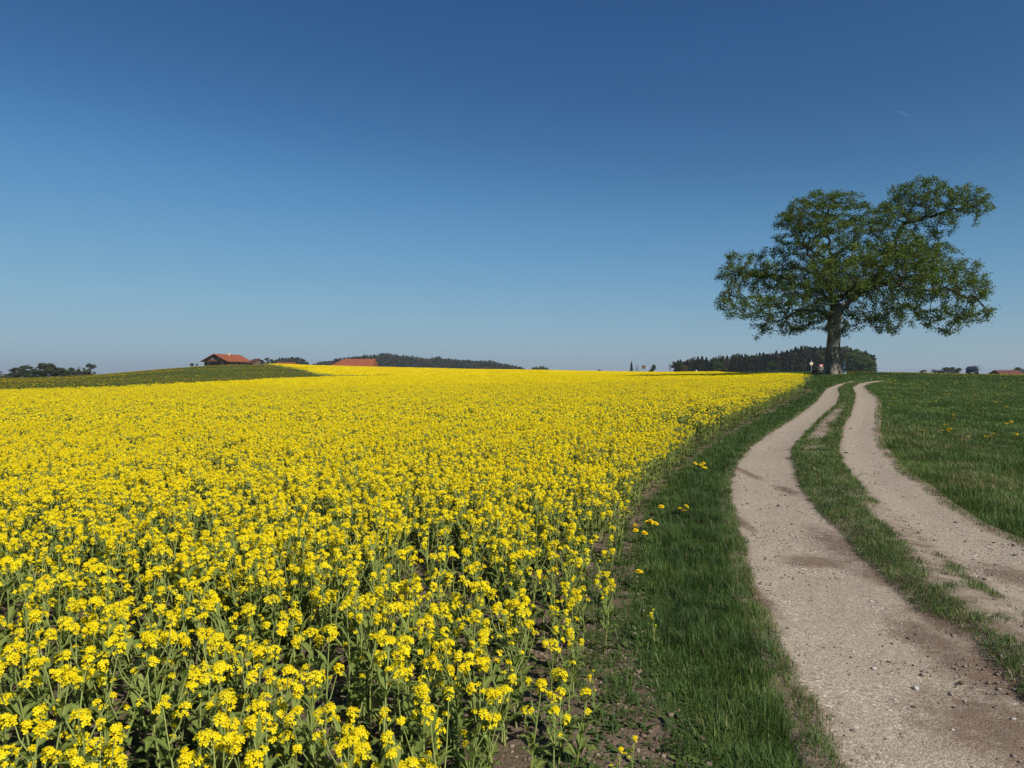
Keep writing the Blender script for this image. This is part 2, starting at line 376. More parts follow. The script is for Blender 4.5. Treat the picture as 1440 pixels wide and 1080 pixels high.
L0 = edge([(1190, 1080), (1176, 1058), (1149, 1002), (1129, 969), (1104, 924), (1079, 872), (1060, 825), (1050, 780), (1040, 746), (1030, 713), (1027, 690), (1034, 660), (1056, 630), (1090, 606), (1121, 587), (1148, 566), (1156, 555), (1163, 547), (1178, 541), (1196, 537.4)])
L1 = edge([(1500, 1035), (1429, 976), (1390, 944), (1359, 908), (1320, 884), (1296, 870), (1251, 829), (1207, 782), (1176, 746), (1145, 716), (1124, 682), (1115, 652), (1113, 633), (1131, 612), (1151, 591), (1177, 569), (1181, 555), (1178, 547), (1188, 541), (1206, 537)])
R0 = edge([(1490, 890), (1440, 855), (1398, 836), (1368, 810), (1329, 780), (1269, 737), (1230, 705), (1209, 682), (1188, 657), (1181, 639), (1183, 620), (1187, 599), (1196, 585), (1202, 568), (1203, 555), (1199, 546), (1209, 540), (1232, 536)])
R1 = edge([(1500, 800), (1440, 770), (1369, 740), (1327, 712), (1294, 685), (1265, 664), (1244, 643), (1232, 622), (1228, 607), (1231, 589), (1233, 570), (1230, 560), (1217, 549), (1213, 545.5), (1220, 540), (1245, 536)])
YEND = 47.0
def path_lift(x, y):
    """the centre strip stands a little above the ruts"""
    a, b = L1(y), R0(y); c = np.clip((x - a) / np.maximum(b - a, .05), 0, 1)
    fade = sstep(0, 2, y) * (1 - sstep(YEND - 4, YEND, y))
    hump = np.where((x > a) & (x < b), 4 * c * (1 - c), 0) * 0.045
    inl = sstep(0, .35, x - L0(y)) * sstep(0, .35, L1(y) - x) + sstep(0, .35, x - R0(y)) * sstep(0, .35, R1(y) - x)
    return (hump - 0.012 * inl) * fade

# meadow on the rise at the left, in the world
MEAD = []
for px, Y in [(-900, 45), (-250, 45), (0, 42), (135, 42), (240, 50), (320, 60), (380, 72), (430, 84), (484, 97), (470, 104), (430, 165), (380, 262), (372, 480), (-900, 480)]:
    MEAD.append(((px - 720) / FPX * Y, Y))
def inpoly(x, y, poly):
    x = np.asarray(x, float); y = np.asarray(y, float); c = np.zeros(x.shape, bool)
    for (x0, y0), (x1, y1) in zip(poly, poly[1:] + poly[:1]):
        if y0 == y1: continue
        c ^= ((y0 > y) != (y1 > y)) & (x < (x1 - x0) * (y - y0) / (y1 - y0) + x0)
    return c
GAP = [((px - 720) / FPX * Y, Y) for px, Y in [(480, 96), (540, 101), (620, 108), (620, 110), (540, 114), (474, 108)]]
def is_rape(x, y):
    x = np.asarray(x, float); y = np.asarray(y, float)
    return (x < E1(y)) & (y > -12) & (y < 370) & ~inpoly(x, y, MEAD) & ~inpoly(x, y, GAP) & (x > -1.2 * np.abs(y) - 25)

# ------------------------------------------------------------------ ground sheet
def build_ground():
    az = np.concatenate([np.radians(np.arange(-46, 46, 0.16)), np.radians(np.arange(46, 314, 4.0))])
    r = np.concatenate([[0.05, .4, .8, 1.2], np.exp(np.linspace(math.log(1.6), math.log(30000), 430))])
    A, R = np.meshgrid(az, r, indexing='ij'); X = R * np.sin(A); Y = R * np.cos(A); Z = ground(X, Y) - .06 * (X > L0(Y) + .02) * (X < R1(Y) - .02) * (Y > .5) * (Y < YEND - .5)
    na, nr = A.shape
    V = np.stack([X, Y, Z], -1).reshape(-1, 3)
    i = np.arange(na)[:, None]; j = np.arange(nr - 1)[None, :]; i2 = (i + 1) % na
    F = np.stack([i * nr + j, i * nr + j + 1, i2 * nr + j + 1, i2 * nr + j], -1).reshape(-1, 4)
    rp = is_rape(X, Y).astype(float)
    soil = np.where((X < E2(Y) - .05) & (Y < 46) & (Y > -3), 1.0, 0.0)
    soil = np.maximum(soil, np.where((Y > -12) & (Y < 14), rp, 0))
    farr = rp * sstep(60, 110, R)
    rp = rp * sstep(8, 16, R)
    dand = np.maximum(inpoly(X, Y, MEAD) * 1.0, 0) * sstep(40, 60, R)
    link_me = mesh_np('ground', V, [F], {'soil': soil.ravel(), 'rape': rp.ravel(), 'dand': dand.ravel(), 'farr': farr.ravel()}, [M['ground']], smooth=True)
    tag(link('ground', link_me), kind='structure')
build_ground()

# ------------------------------------------------------------------ farm track with two gravel ruts
BROWN = [(1195, 772, .45, .5), (1240, 815, .25, .3), (1150, 792, .5, .2), (1330, 880, .3, .35), (1105, 690, .15, .4), (1423, 812, .35, .35), (1195, 775, .3, .9),
         (1380, 950, .3, .5), (1040, 735, .12, .5), (1062, 840, .12, .4), (1120, 650, .12, .5), (1048, 665, .12, .8), (1300, 900, .25, .3), (1410, 1030, .5, .4)]
def build_track():
    ys = np.concatenate([np.arange(0.3, 6, .03), np.arange(6, 14, .05), np.arange(14, 30, .1), np.arange(30, YEND, .2)])
    nu = 140; u = np.linspace(0, 1, nu)
    Yg = np.repeat(ys[:, None], nu, 1)
    xl = L0(ys) - .25; xr = R1(ys) + .25
    X = xl[:, None] + (xr - xl)[:, None] * u[None, :]
    d1 = np.minimum(X - L0(Yg), L1(Yg) - X); d2 = np.minimum(X - R0(Yg), R1(Yg) - X); d = np.maximum(d1, d2)
    sc = 0.10 + 0.004 * Yg
    rut = np.clip(0.5 + d / sc * 0.25, 0, 1)
    midn = (X > L1(Yg)) & (X < R0(Yg)); rut = np.where(midn, np.maximum(rut, .44), rut)
    edge_fade = sstep(0, .12, np.minimum(X - xl[:, None], xr[:, None] - X))
    Z = ground(X, Yg) + 0.016 + path_lift(X, Yg) + (fnoise(X, Yg, .5, 2) - .5) * .02 + (fnoise(X, Yg, .09, 5) - .5) * .008 * (Yg < 9) - (1 - edge_fade) * .05
    br = np.zeros_like(X)
    for px, py, rx, ry in BROWN:
        bx, by = at(px, py); br = np.maximum(br, np.exp(-((X - bx) / rx) ** 2 - ((Yg - by) / (ry * 1.6)) ** 2))
    br = np.maximum(br, .62 * np.exp(-(np.maximum(L1(Yg) - X, 0) / .16) ** 2) * (X < L1(Yg) + .1) * (Yg < 14))
    n, m = X.shape; i = np.arange(n - 1)[:, None]; j = np.arange(m - 1)[None, :]
    F = np.stack([i * m + j, i * m + j + 1, (i + 1) * m + j + 1, (i + 1) * m + j], -1).reshape(-1, 4)
    me = mesh_np('farm_track', np.stack([X, Yg, Z], -1).reshape(-1, 3), [F], {'rut': rut.ravel(), 'brown': br.ravel()}, [M['track']], smooth=True)
    tag(link('farm_track', me), kind='structure')
build_track()
def surf(x, y):
    """walking surface: ground, or the track where it lies"""
    on = (x > L0(y) - .1) & (x < R1(y) + .1) & (y > .3) & (y < YEND)
    return ground(x, y) + np.where(on, .016 + path_lift(x, y), 0)

# ------------------------------------------------------------------ loose stones
ICO_V = np.array([(0, 0, 1), (.894, 0, .447), (.276, .851, .447), (-.724, .526, .447), (-.724, -.526, .447), (.276, -.851, .447),
                  (.724, .526, -.447), (-.276, .851, -.447), (-.894, 0, -.447), (-.276, -.851, -.447), (.724, -.526, -.447), (0, 0, -1)])
ICO_F = np.array([(0, 1, 2), (0, 2, 3), (0, 3, 4), (0, 4, 5), (0, 5, 1), (1, 6, 2), (2, 7, 3), (3, 8, 4), (4, 9, 5), (5, 10, 1),
                  (6, 7, 2), (7, 8, 3), (8, 9, 4), (9, 10, 5), (10, 6, 1), (11, 7, 6), (11, 8, 7), (11, 9, 8), (11, 10, 9), (11, 6, 10)])
def stones(P, size, g, flat=0.6):
    n = len(P); V = np.repeat(ICO_V[None], n, 0) * (1 + g.uniform(-.3, .3, (n, 12, 1)))
    V = V * g.uniform(.6, 1.25, (n, 1, 3)) * np.array([1, 1, flat]); a = g.uniform(0, 6.28, n); ca, sa = np.cos(a)[:, None], np.sin(a)[:, None]
    x = V[..., 0] * ca - V[..., 1] * sa; y = V[..., 0] * sa + V[..., 1] * ca
    V = np.stack([x, y, V[..., 2]], -1) * size[:, None, None] + P[:, None, :]
    F = (ICO_F[None] + (np.arange(n) * 12)[:, None, None]).reshape(-1, 3)
    return V.reshape(-1, 3), F

def slabs(xl, xr, dens, Y0, Y1, g, step=0.15):
    """random points between two edges with dens(Y) points per square metre"""
    X, Y = [], []
    y = Y0
    while y < Y1:
        dy = step * max(1, y / 8); a = float(xl(y)); b = float(xr(y))
        if b > a:
            k = g.poisson(dens(y) * (b - a) * dy)
            yy = y + g.random(k) * dy; u = g.random(k)
            X.append(xl(yy) + (xr(yy) - xl(yy)) * u); Y.append(yy)
        y += dy
    return np.concatenate(X), np.concatenate(Y)

def build_pebbles():
    g = np.random.default_rng(3); V = []; F = []; R = []; off = 0
    for a, b in ((L0, L1), (R0, R1), (L1, R0)):
        mid = a is L1
        x, y = slabs(lambda Y: a(Y) - .03, lambda Y: b(Y) + .03, lambda Y: (1500 if not mid else 900) * min(1, (4 / Y) ** 2.0), 1.8, 20, g)
        keep = fnoise(x, y, .5, 31) + g.uniform(-.25, .25, len(x)) > .45
        x, y = x[keep], y[keep]
        s = np.clip(g.lognormal(math.log(.0040), .5, len(x)), .002, .017) * np.clip((y / 4) ** .25, 1, 1.6)
        v, f = stones(np.stack([x, y, surf(x, y) + s * .2], -1), s, g)
        V.append(v); F.append(f + off); off += len(v); R.append(np.repeat(g.random(len(x)), 12))
    me = mesh_np('gravel', np.concatenate(V), [np.concatenate(F)], {'rnd': np.concatenate(R)}, [M['pebble']])
    tag(link('gravel', me), 'loose grey and beige pebbles scattered over both ruts of the farm track', kind='stuff')
    x, y = slabs(lambda Y: E1(Y) - 1.5, lambda Y: E2(Y) + .05, lambda Y: 900 * min(1, (4 / Y) ** 1.5), 1.8, 30, g)
    s = np.clip(g.lognormal(math.log(.006), .5, len(x)), .003, .020)
    v, f = stones(np.stack([x, y, ground(x, y) + s * .1], -1), s, g, .7)
    me = mesh_np('soil_crumbs', v, [f], {'rnd': np.repeat(g.random(len(x)), 12)}, [M['clod']])
    tag(link('soil_crumbs', me), 'brown crumbs of dry soil along the edge of the rapeseed field', kind='stuff')
build_pebbles()

def build_big_stones():
    g = np.random.default_rng(12)
    def stone(px, py, s, mat, label, name='stone', group=None, flat=.55):
        x, y = at(px, py); z = float(surf(np.array(x), np.array(y)))
        v, f = stones(np.zeros((1, 3)), np.array([s]), g, flat)
        me = mesh_np(name, v, [f], None, [M[mat]]); o = link(name, me, loc=(x, y, z + s * .15))
        sub = o.modifiers.new('s', 'SUBSURF'); sub.levels = 1; sub.render_levels = 1
        tag(o, label, name if name != 'dung_clod' else 'clod', group)
    stone(1229, 943, .026, 'pale_stone', 'flat whitish stone in the middle of the near left rut, paler than all others')
    stone(1288, 970, .024, 'pale_stone', 'broad pale grey stone lying right of the whitish flat stone on the left rut')
    stone(1225, 848, .018, 'pale_stone', 'small white stone high up on the left rut, level with the bare middle strip')
    stone(1352, 963, .017, 'clod', 'dark brown stone near the right side of the left rut, beside the grass tufts')
    stone(1407, 934, .022, 'pale_stone', 'white stone between grass tufts of the middle strip')
    stone(1258, 986, .014, 'pale_stone', 'pale pebble just below the broad pale grey stone on the left rut')
    stone(1285, 997, .016, 'clod', 'dark stone just under the broad pale grey stone')
    stone(1353, 1013, .014, 'clod', 'small dark clod in the lower right of the left rut')
    stone(1190, 638.5, .07, 'dung', 'dark brown clod of dung on the left side of the right rut', 'dung_clod', flat=.3)
    stone(1196, 603.5, .06, 'dung', 'small dark clod on the right rut farther up toward the bend', 'dung_clod', flat=.3)
build_big_stones()

# ------------------------------------------------------------------ grass
def blades(x, y, z, Ht, Wd, g, lean=0.45, seg=2):
    n = len(x); a = 14 * vnoise(x, y, .22 + .01 * np.mean(y), 71) + g.normal(0, 1.2, n); ln = np.abs(g.normal(0, lean, n)) * Ht
    dx, dy = np.cos(a), np.sin(a)
    b = a + 1.5708 + g.uniform(-.6, .6, n); wx, wy = np.cos(b) * Wd / 2, np.sin(b) * Wd / 2
    P = np.stack([x, y, z], -1); W_ = np.stack([wx, wy, 0 * wx], -1)
    m = P + np.stack([dx * ln * .35, dy * ln * .35, Ht * .6], -1)
    t = P + np.stack([dx * ln, dy * ln, Ht * np.clip(1 - .35 * (ln / Ht) ** 2, .45, 1)], -1)
    V = np.stack([P - W_, P + W_, m + W_ * .8, m - W_ * .8, t], 1)
    i = (np.arange(n) * 5)[:, None]
    return V.reshape(-1, 3), i + np.array([[0, 1, 2, 3]]), i + np.array([[3, 2, 4]])

def grass(name, label, x, y, Ht, Wd, g, rnd=None, dry=None, lean=.45, mat='grass_blade'):
    z = surf(x, y) - .006
    V, Q, T = blades(x, y, z, Ht, Wd, g, lean)
    if rnd is None: rnd = g.random(len(x)) * .6 + .4 * fnoise(x, y, .7, 9)
    me = mesh_np(name, V, [Q, T], {'rnd': np.repeat(rnd, 5), 'dry': np.repeat(np.zeros(len(x)) if dry is None else dry, 5)}, [M[mat]])
    return tag(link(name, me), label, kind='stuff')

def build_grass():
    g = np.random.default_rng(21)
    wdt = lambda y: .0034 * np.maximum(1, y / 5.5) ** .85
    # verge between soil and left rut
    x, y = slabs(lambda Y: E2(Y) - .12, lambda Y: L0(Y) + .05, lambda Y: 7500 * min(1, (5 / Y) ** 1.45), 1.5, 48, g)
    a, b = E2(y), L0(y); ns = fnoise(x, y, .35, 4)
    dl = (x - a) / .35; dr = (b - x) / (.16 + .1 * ns)
    keep = (g.random(len(x)) < np.clip(dl * 1.6 + (ns - .5) * 4.0 + .30, 0, 1) * np.clip((b - x) / .05 + (ns - .5) * 2.0 + .45, 0, 1)); x, y, ns = x[keep], y[keep], ns[keep]
    e = np.minimum((x - E2(y)) / .3, (L0(y) - x) / .22)
    Ht = (.035 + .10 * fnoise(x, y, .45, 8) ** 1.3 + .045 * g.random(len(x)) ** 2) * (.55 + .85 * vnoise(x, y, .13, 73)) * np.clip(.55 + .5 * e, .4, 1.05) * (.80 + .2 * np.clip(y / 6, 0, 1.2))
    rnd = np.clip(.55 * g.random(len(x)) + .75 * (fnoise(x, y, .5, 11) - .5) + .16 + .25 * (1 - np.clip(e, 0, 1)), 0, 1)
    dry = ((g.random(len(x)) < .03 + .10 * (e < .25)) * 1.0) * .7
    grass('grass_verge', 'dark green grass strip between the rapeseed soil and the left rut', x, y, Ht, wdt(y), g, rnd, dry, lean=.85)
    # centre strip
    x, y = slabs(lambda Y: L1(Y) - .06, lambda Y: R0(Y) + .06, lambda Y: 6500 * min(1, (5 / Y) ** 1.4), 1.5, YEND, g)
    a, b = L1(y), R0(y); t = (x - a) / np.maximum(b - a, .05); ns = fnoise(x, y, .28, 14); n2 = fnoise(x, y, .9, 15)
    # near part: grass on the left third, bare dirt, thin grass line before the right rut; middle: full; upper: bare in the middle
    near = 1 - sstep(5.2, 7.2, y); up = sstep(11.5, 16, y + (n2 - .5) * 6) * (1 - sstep(21, 27, y + (n2 - .5) * 6))
    c_near = np.maximum(np.exp(-((t - .20) / .22) ** 2) * 1.25, np.exp(-((t - .84) / .12) ** 2) * .62) + (ns - .5) * 1.5 + .03
    c_mid = np.clip(1.45 - 1.5 * sstep(.45, .75, t) * (1 - sstep(7.6, 11.0, y + (n2 - .5) * 5)), 0, 1) + (ns - .5) * 1.1 + .1
    c_up = np.maximum(np.exp(-((t - .04) / .15) ** 2), np.exp(-((t - .92) / .27) ** 2) * 1.1) + (ns - .5) * .7
    far = sstep(22, 28, y)
    c = c_near * near + (1 - near) * (c_mid * (1 - up - far).clip(0) + (c_up + .12) * up + far * 1.0)
    c = c * np.clip(np.minimum(x - a, b - x) / .09 + .35 + (ns - .5), 0, 1) + (vnoise(x, y, .11, 75) - .5) * .7 * near
    keep = g.random(len(x)) < np.clip((c - .18) * 1.5, 0, 1); x, y, c = x[keep], y[keep], c[keep]
    Ht = (.022 + .045 * fnoise(x, y, .3, 18) + .015 * g.random(len(x))) * np.clip(.6 + .45 * c, .5, 1.1) * (1 + .5 * sstep(7, 12, y))
    grass('grass_middle_strip', 'patchy short grass on the middle strip between the two ruts', x, y, Ht, wdt(y) * 1.15,
          g, np.clip(.6 * g.random(len(x)) + .40 * fnoise(x, y, .4, 19) + .12, 0, 1), (g.random(len(x)) < .09) * .8, lean=1.1)
    # meadow right of the track
    x, y = slabs(lambda Y: R1(Y) - .05, lambda Y: .80 * Y + 1.5, lambda Y: 4800 * min(1, (6 / Y) ** 1.62), 3.5, 118, g)
    k = y < YEND + 1
    e = np.where(k, (x - R1(y)) / .3, 2); ns = fnoise(x, y, .5, 24)
    keep = g.random(len(x)) < np.clip(e + (ns - .5) * 1.6 + .3, 0, 1); x, y, e = x[keep], y[keep], e[keep]
    Ht = (.05 + .08 * fnoise(x, y, 1.3, 27) + .03 * g.random(len(x))) * np.clip(.4 + .5 * e, .35, 1)
    dry = np.zeros(len(x))
    for px, py, rx, ry in ((1330, 625, .8, 1.6), (1345, 648, .6, 1.2), (1300, 607, 1.2, 2.5), (1375, 672, .5, .9), (1400, 690, .6, .7), (1425, 690, .6, .6), (1360, 672, .6, .7)):
        bx, by = at(px, py, .1); dry = np.maximum(dry, np.exp(-((x - bx) / rx) ** 2 - ((y - by) / ry) ** 2))
    tuft = (fnoise(x, y, .35, 28) > .54) & (g.random(len(x)) < dry * .28)
    sc = (g.random(len(x)) < .03) * 1.0
    rnd = np.clip(.58 * g.random(len(x)) + .60 * (fnoise(x, y, 1.6, 29) - .5) + .36, 0, 1)
    grass('meadow_grass', 'dark green meadow grass right of the farm track', x, y, Ht * (1 + .35 * tuft), wdt(y), g, rnd, np.maximum(tuft * g.uniform(.5, 1, len(x)), sc * .6), lean=.7)
    # grass round the oak, beyond the field edge
    x, y = slabs(lambda Y: np.minimum(E1(Y) + .2, L0(Y)), lambda Y: np.where(Y > YEND, E1(Y) + 25, L0(Y)), lambda Y: 4800 * min(1, (6 / Y) ** 1.75), 38, 130, g)
    keep = ((y > YEND) | (x < L0(y))) & ~is_rape(x, y); x, y = x[keep], y[keep]
    grass('oak_meadow_grass', 'meadow grass around the foot of the oak and behind the field tip', x, y, .10 + .10 * fnoise(x, y, 1.5, 31) + .05 * g.random(len(x)), wdt(y) * 1.2, g)
    # meadow on the rise at the left
    k = 55000; u = g.random(k); yy = 40 + 230 * u ** 1.3; xx = ((g.uniform(-120, 500, k) - 720) / FPX) * yy
    keep = inpoly(xx, yy, MEAD); xx, yy = xx[keep], yy[keep]
    grass('hill_meadow_grass', 'green meadow grass on the low rise in front of the farmhouse', xx, yy, .10 + .10 * g.random(len(xx)), wdt(yy) * 1.5, g,
          np.clip(.45 + .6 * g.random(len(xx)), 0, 1), np.clip((fnoise(xx * .3, yy, 12, 88) - .45) * 2, 0, .35), mat='hill_blade')
build_grass()

def build_weeds():
    """low broad-leaved weeds on the strip of soil"""
    g = np.random.default_rng(33)
    x, y = slabs(lambda Y: E1(Y) - 2.2, lambda Y: E2(Y) + .12, lambda Y: 340 * min(1, (5 / Y) ** 1.2), 1.6, 40, g)
    keep = fnoise(x, y, .3, 41) + g.uniform(-.12, .12, len(x)) > .47; x, y = x[keep], y[keep]
    V = []; R = []
    for i in range(len(x)):
        k = int(g.integers(4, 11)); s = g.uniform(.015, .05) * (1 + .3 * (y[i] > 8)); rr = g.random() * .6
        for j in range(k):
            a = g.uniform(0, 6.283); up = g.uniform(.05, .7); l = s * g.uniform(.6, 1.2); w_ = l * g.uniform(.16, .3)
            d = np.array([math.cos(a), math.sin(a), up]); p = np.array([-math.sin(a), math.cos(a), 0])
            o = np.array([x[i] + g.normal(0, s * .5), y[i] + g.normal(0, s * .5), 0]); o[2] = gz(o[0], o[1]) + .004
            V += [o, o + d * l * .55 + p * w_, o + d * l - np.array([0, 0, l * .25]), o + d * l * .55 - p * w_]; R += [rr + .4 * g.random()] * 4
    F = np.arange(len(V)).reshape(-1, 4)
    me = mesh_np('weeds', np.array(V), [F], {'rnd': np.array(R)}, [M['weed_leaf']])
    tag(link('weeds', me), 'low green weeds creeping over the bare soil beside the rapeseed', kind='stuff')
    # tufts of grass on the soil
    x, y = slabs(lambda Y: E1(Y) - .2, lambda Y: E2(Y) + .2, lambda Y: 130 * min(1, (5 / Y)), 1.6, 40, g)
    keep = fnoise(x, y, .5, 47) > .45; x, y = x[keep], y[keep]
    m = 16; X = (x[:, None] + g.normal(0, .03, (len(x), m))).ravel(); Y = (y[:, None] + g.normal(0, .03, (len(x), m))).ravel()
    grass('grass_tufts', 'thin tufts of grass growing on the bare soil strip', X, Y, g.uniform(.03, .10, len(X)), .0034 * np.maximum(1, Y / 5.5) ** .85, g, lean=.8)
    # dry straw lying on the soil
    x, y = slabs(lambda Y: E1(Y) - .9, lambda Y: E2(Y) + .15, lambda Y: 260 * min(1, (5 / Y) ** 1.3), 1.6, 25, g)
    keep = fnoise(x, y, .45, 53) + g.uniform(-.1, .1, len(x)) > .52; x, y = x[keep], y[keep]
    grass('straw_litter', 'dry straw and withered stalks lying on the soil strip', x, y, g.uniform(.008, .03, len(x)), np.full(len(x), .003) * np.maximum(1, y / 6), g, g.random(len(x)), g.uniform(.6, 1, len(x)), lean=2.2)
build_weeds()

# ------------------------------------------------------------------ rapeseed plants
class Geo:
    def __init__(s): s.V = []; s.Q = []; s.T = []; s.R = []
    def quad(s, a, b, c, d, r): n = len(s.V); s.V += [a, b, c, d]; s.R += [r] * 4; s.Q.append((n, n + 1, n + 2, n + 3))
    def tri(s, a, b, c, r): n = len(s.V); s.V += [a, b, c]; s.R += [r] * 3; s.T.append((n, n + 1, n + 2))
    def tube(s, pts, rad, k, r):
        n0 = len(s.V)
        for i, p in enumerate(pts):
            d = pts[min(i + 1, len(pts) - 1)] - pts[max(i - 1, 0)]; d = d / (np.linalg.norm(d) + 1e-9)
            a = np.cross(d, (0.3, 1, 0.1)); a = a / np.linalg.norm(a); b = np.cross(d, a)
            for q in range(k):
                t = 6.283 * q / k; s.V.append(p + (a * math.cos(t) + b * math.sin(t)) * rad[i]); s.R.append(r)
        for i in range(len(pts) - 1):
            for q in range(k):
                s.Q.append((n0 + i * k + q, n0 + i * k + (q + 1) % k, n0 + (i + 1) * k + (q + 1) % k, n0 + (i + 1) * k + q))
    def mesh(s, name, mat): return mesh_np(name, np.array(s.V), [np.array(s.Q, int).reshape(-1, 4), np.array(s.T, int).reshape(-1, 3)], {'rnd': np.array(s.R)}, [M[mat]])
    def merge(s, o, off=(0, 0, 0), rot=0.0, sc=1.0):
        n = len(s.V); c, q = math.cos(rot), math.sin(rot); A = np.array(o.V) * sc
        B = np.stack([A[:, 0] * c - A[:, 1] * q, A[:, 0] * q + A[:, 1] * c, A[:, 2]], -1) + np.array(off)
        s.V += list(B); s.R += o.R; s.Q += [tuple(i + n for i in f) for f in o.Q]; s.T += [tuple(i + n for i in f) for f in o.T]

def unit(v): return v / (np.linalg.norm(v) + 1e-9)
def floret(G, p, nrm, size, g, detail):
    a = unit(np.cross(nrm, g.normal(size=3))); b = np.cross(nrm, a); r = g.random()
    if detail == 2:
        for k in range(4):
            t = k * 1.5708 + g.uniform(-.12, .12); d = a * math.cos(t) + b * math.sin(t); e = -a * math.sin(t) + b * math.cos(t)
            l = size * g.uniform(.85, 1.1); w_ = l * .40; up = g.uniform(.05, .42)
            q0 = p + d * l * .10; m = p + d * l * .60 + nrm * l * up * .8; tip = p + d * l + nrm * l * up * .8
            rr = r * .6 + .4 * g.random()
            G.quad(q0 - e * w_ * .25, q0 + e * w_ * .25, m + e * w_, m - e * w_, rr)
            G.quad(m - e * w_, m + e * w_, tip + e * w_ * .62, tip - e * w_ * .62, rr)
    elif detail == 1:
        s1 = size * .95
        G.quad(p - a * s1 + nrm * s1 * .2, p - b * s1, p + a * s1 + nrm * s1 * .2, p + b * s1, r)
    else:
        s1 = size
        G.quad(p - a * s1 - b * s1 * .8, p + a * s1 - b * s1 * .7, p + a * s1 * .8 + b * s1, p - a * s1 + b * s1 * .8, r)

def raceme(Gf, Gb, Gs, top, axis, R, nf, size, g, detail):
    """a rounded flower head at `top`, opening along `axis`"""
    u = unit(np.cross(axis, (.2, 1, .3))); v = np.cross(axis, u)
    for i in range(nf):
        f = (i + .5) / nf; th = i * 2.39996 + g.uniform(-.3, .3); ph = .30 + 1.45 * f ** .8
        d = axis * math.cos(ph) + (u * math.cos(th) + v * math.sin(th)) * math.sin(ph)
        p = top + (axis * math.cos(ph) * R * .85 + (u * math.cos(th) + v * math.sin(th)) * math.sin(ph) * R) * g.uniform(.82, 1.1) - axis * R * .35
        floret(Gf, p, unit(d * .8 + axis * .5 + g.normal(0, .18, 3)), size, g, detail)
        if detail == 2 and Gs is not None and i % 2 == 0:
            q = top - axis * R * (.5 + .9 * f); Gs.tri(q, p - d * size * .2 + u * .0007, p - d * size * .2 - u * .0007, .5)
    if detail == 2 and Gb is not None:
        for i in range(9):
            th = i * 2.4; rr = R * .22 * math.sqrt(i / 9); c = top + axis * R * .42 + (u * math.cos(th) + v * math.sin(th)) * rr; s1 = .0032; r = g.random()
            pts = [c + axis * s1 * 1.5, c + u * s1, c + v * s1, c - u * s1, c - v * s1, c - axis * s1]
            for f in ((0, 1, 2), (0, 2, 3), (0, 3, 4), (0, 4, 1), (5, 2, 1), (5, 3, 2), (5, 4, 3), (5, 1, 4)): Gb.tri(*[pts[k] for k in f], r)

def leaf(G, p, az, L, W, pitch, g, nseg=3, rr=None):
    d = np.array([math.cos(az), math.sin(az), 0]); e = np.array([-math.sin(az), math.cos(az), 0]); r = g.random() if rr is None else rr
    prev = None; q = p.copy(); a = pitch; prof = [.35, 1.0, .8, .08] if nseg == 3 else [.5, 1.0, .1]
    curl = g.uniform(.15, .65)
    for i in range(nseg + 1):
        w_ = W * prof[i]; rise = np.array([0, 0, .22 * w_])
        cur = (q - e * w_ + rise, q.copy(), q + e * w_ + rise)
        if prev is not None:
            G.quad(prev[0], prev[1], cur[1], cur[0], r); G.quad(prev[1], prev[2], cur[2], cur[1], r)
        prev = cur; q = q + (d * math.cos(a) + np.array([0, 0, math.sin(a)])) * L / nseg; a -= curl

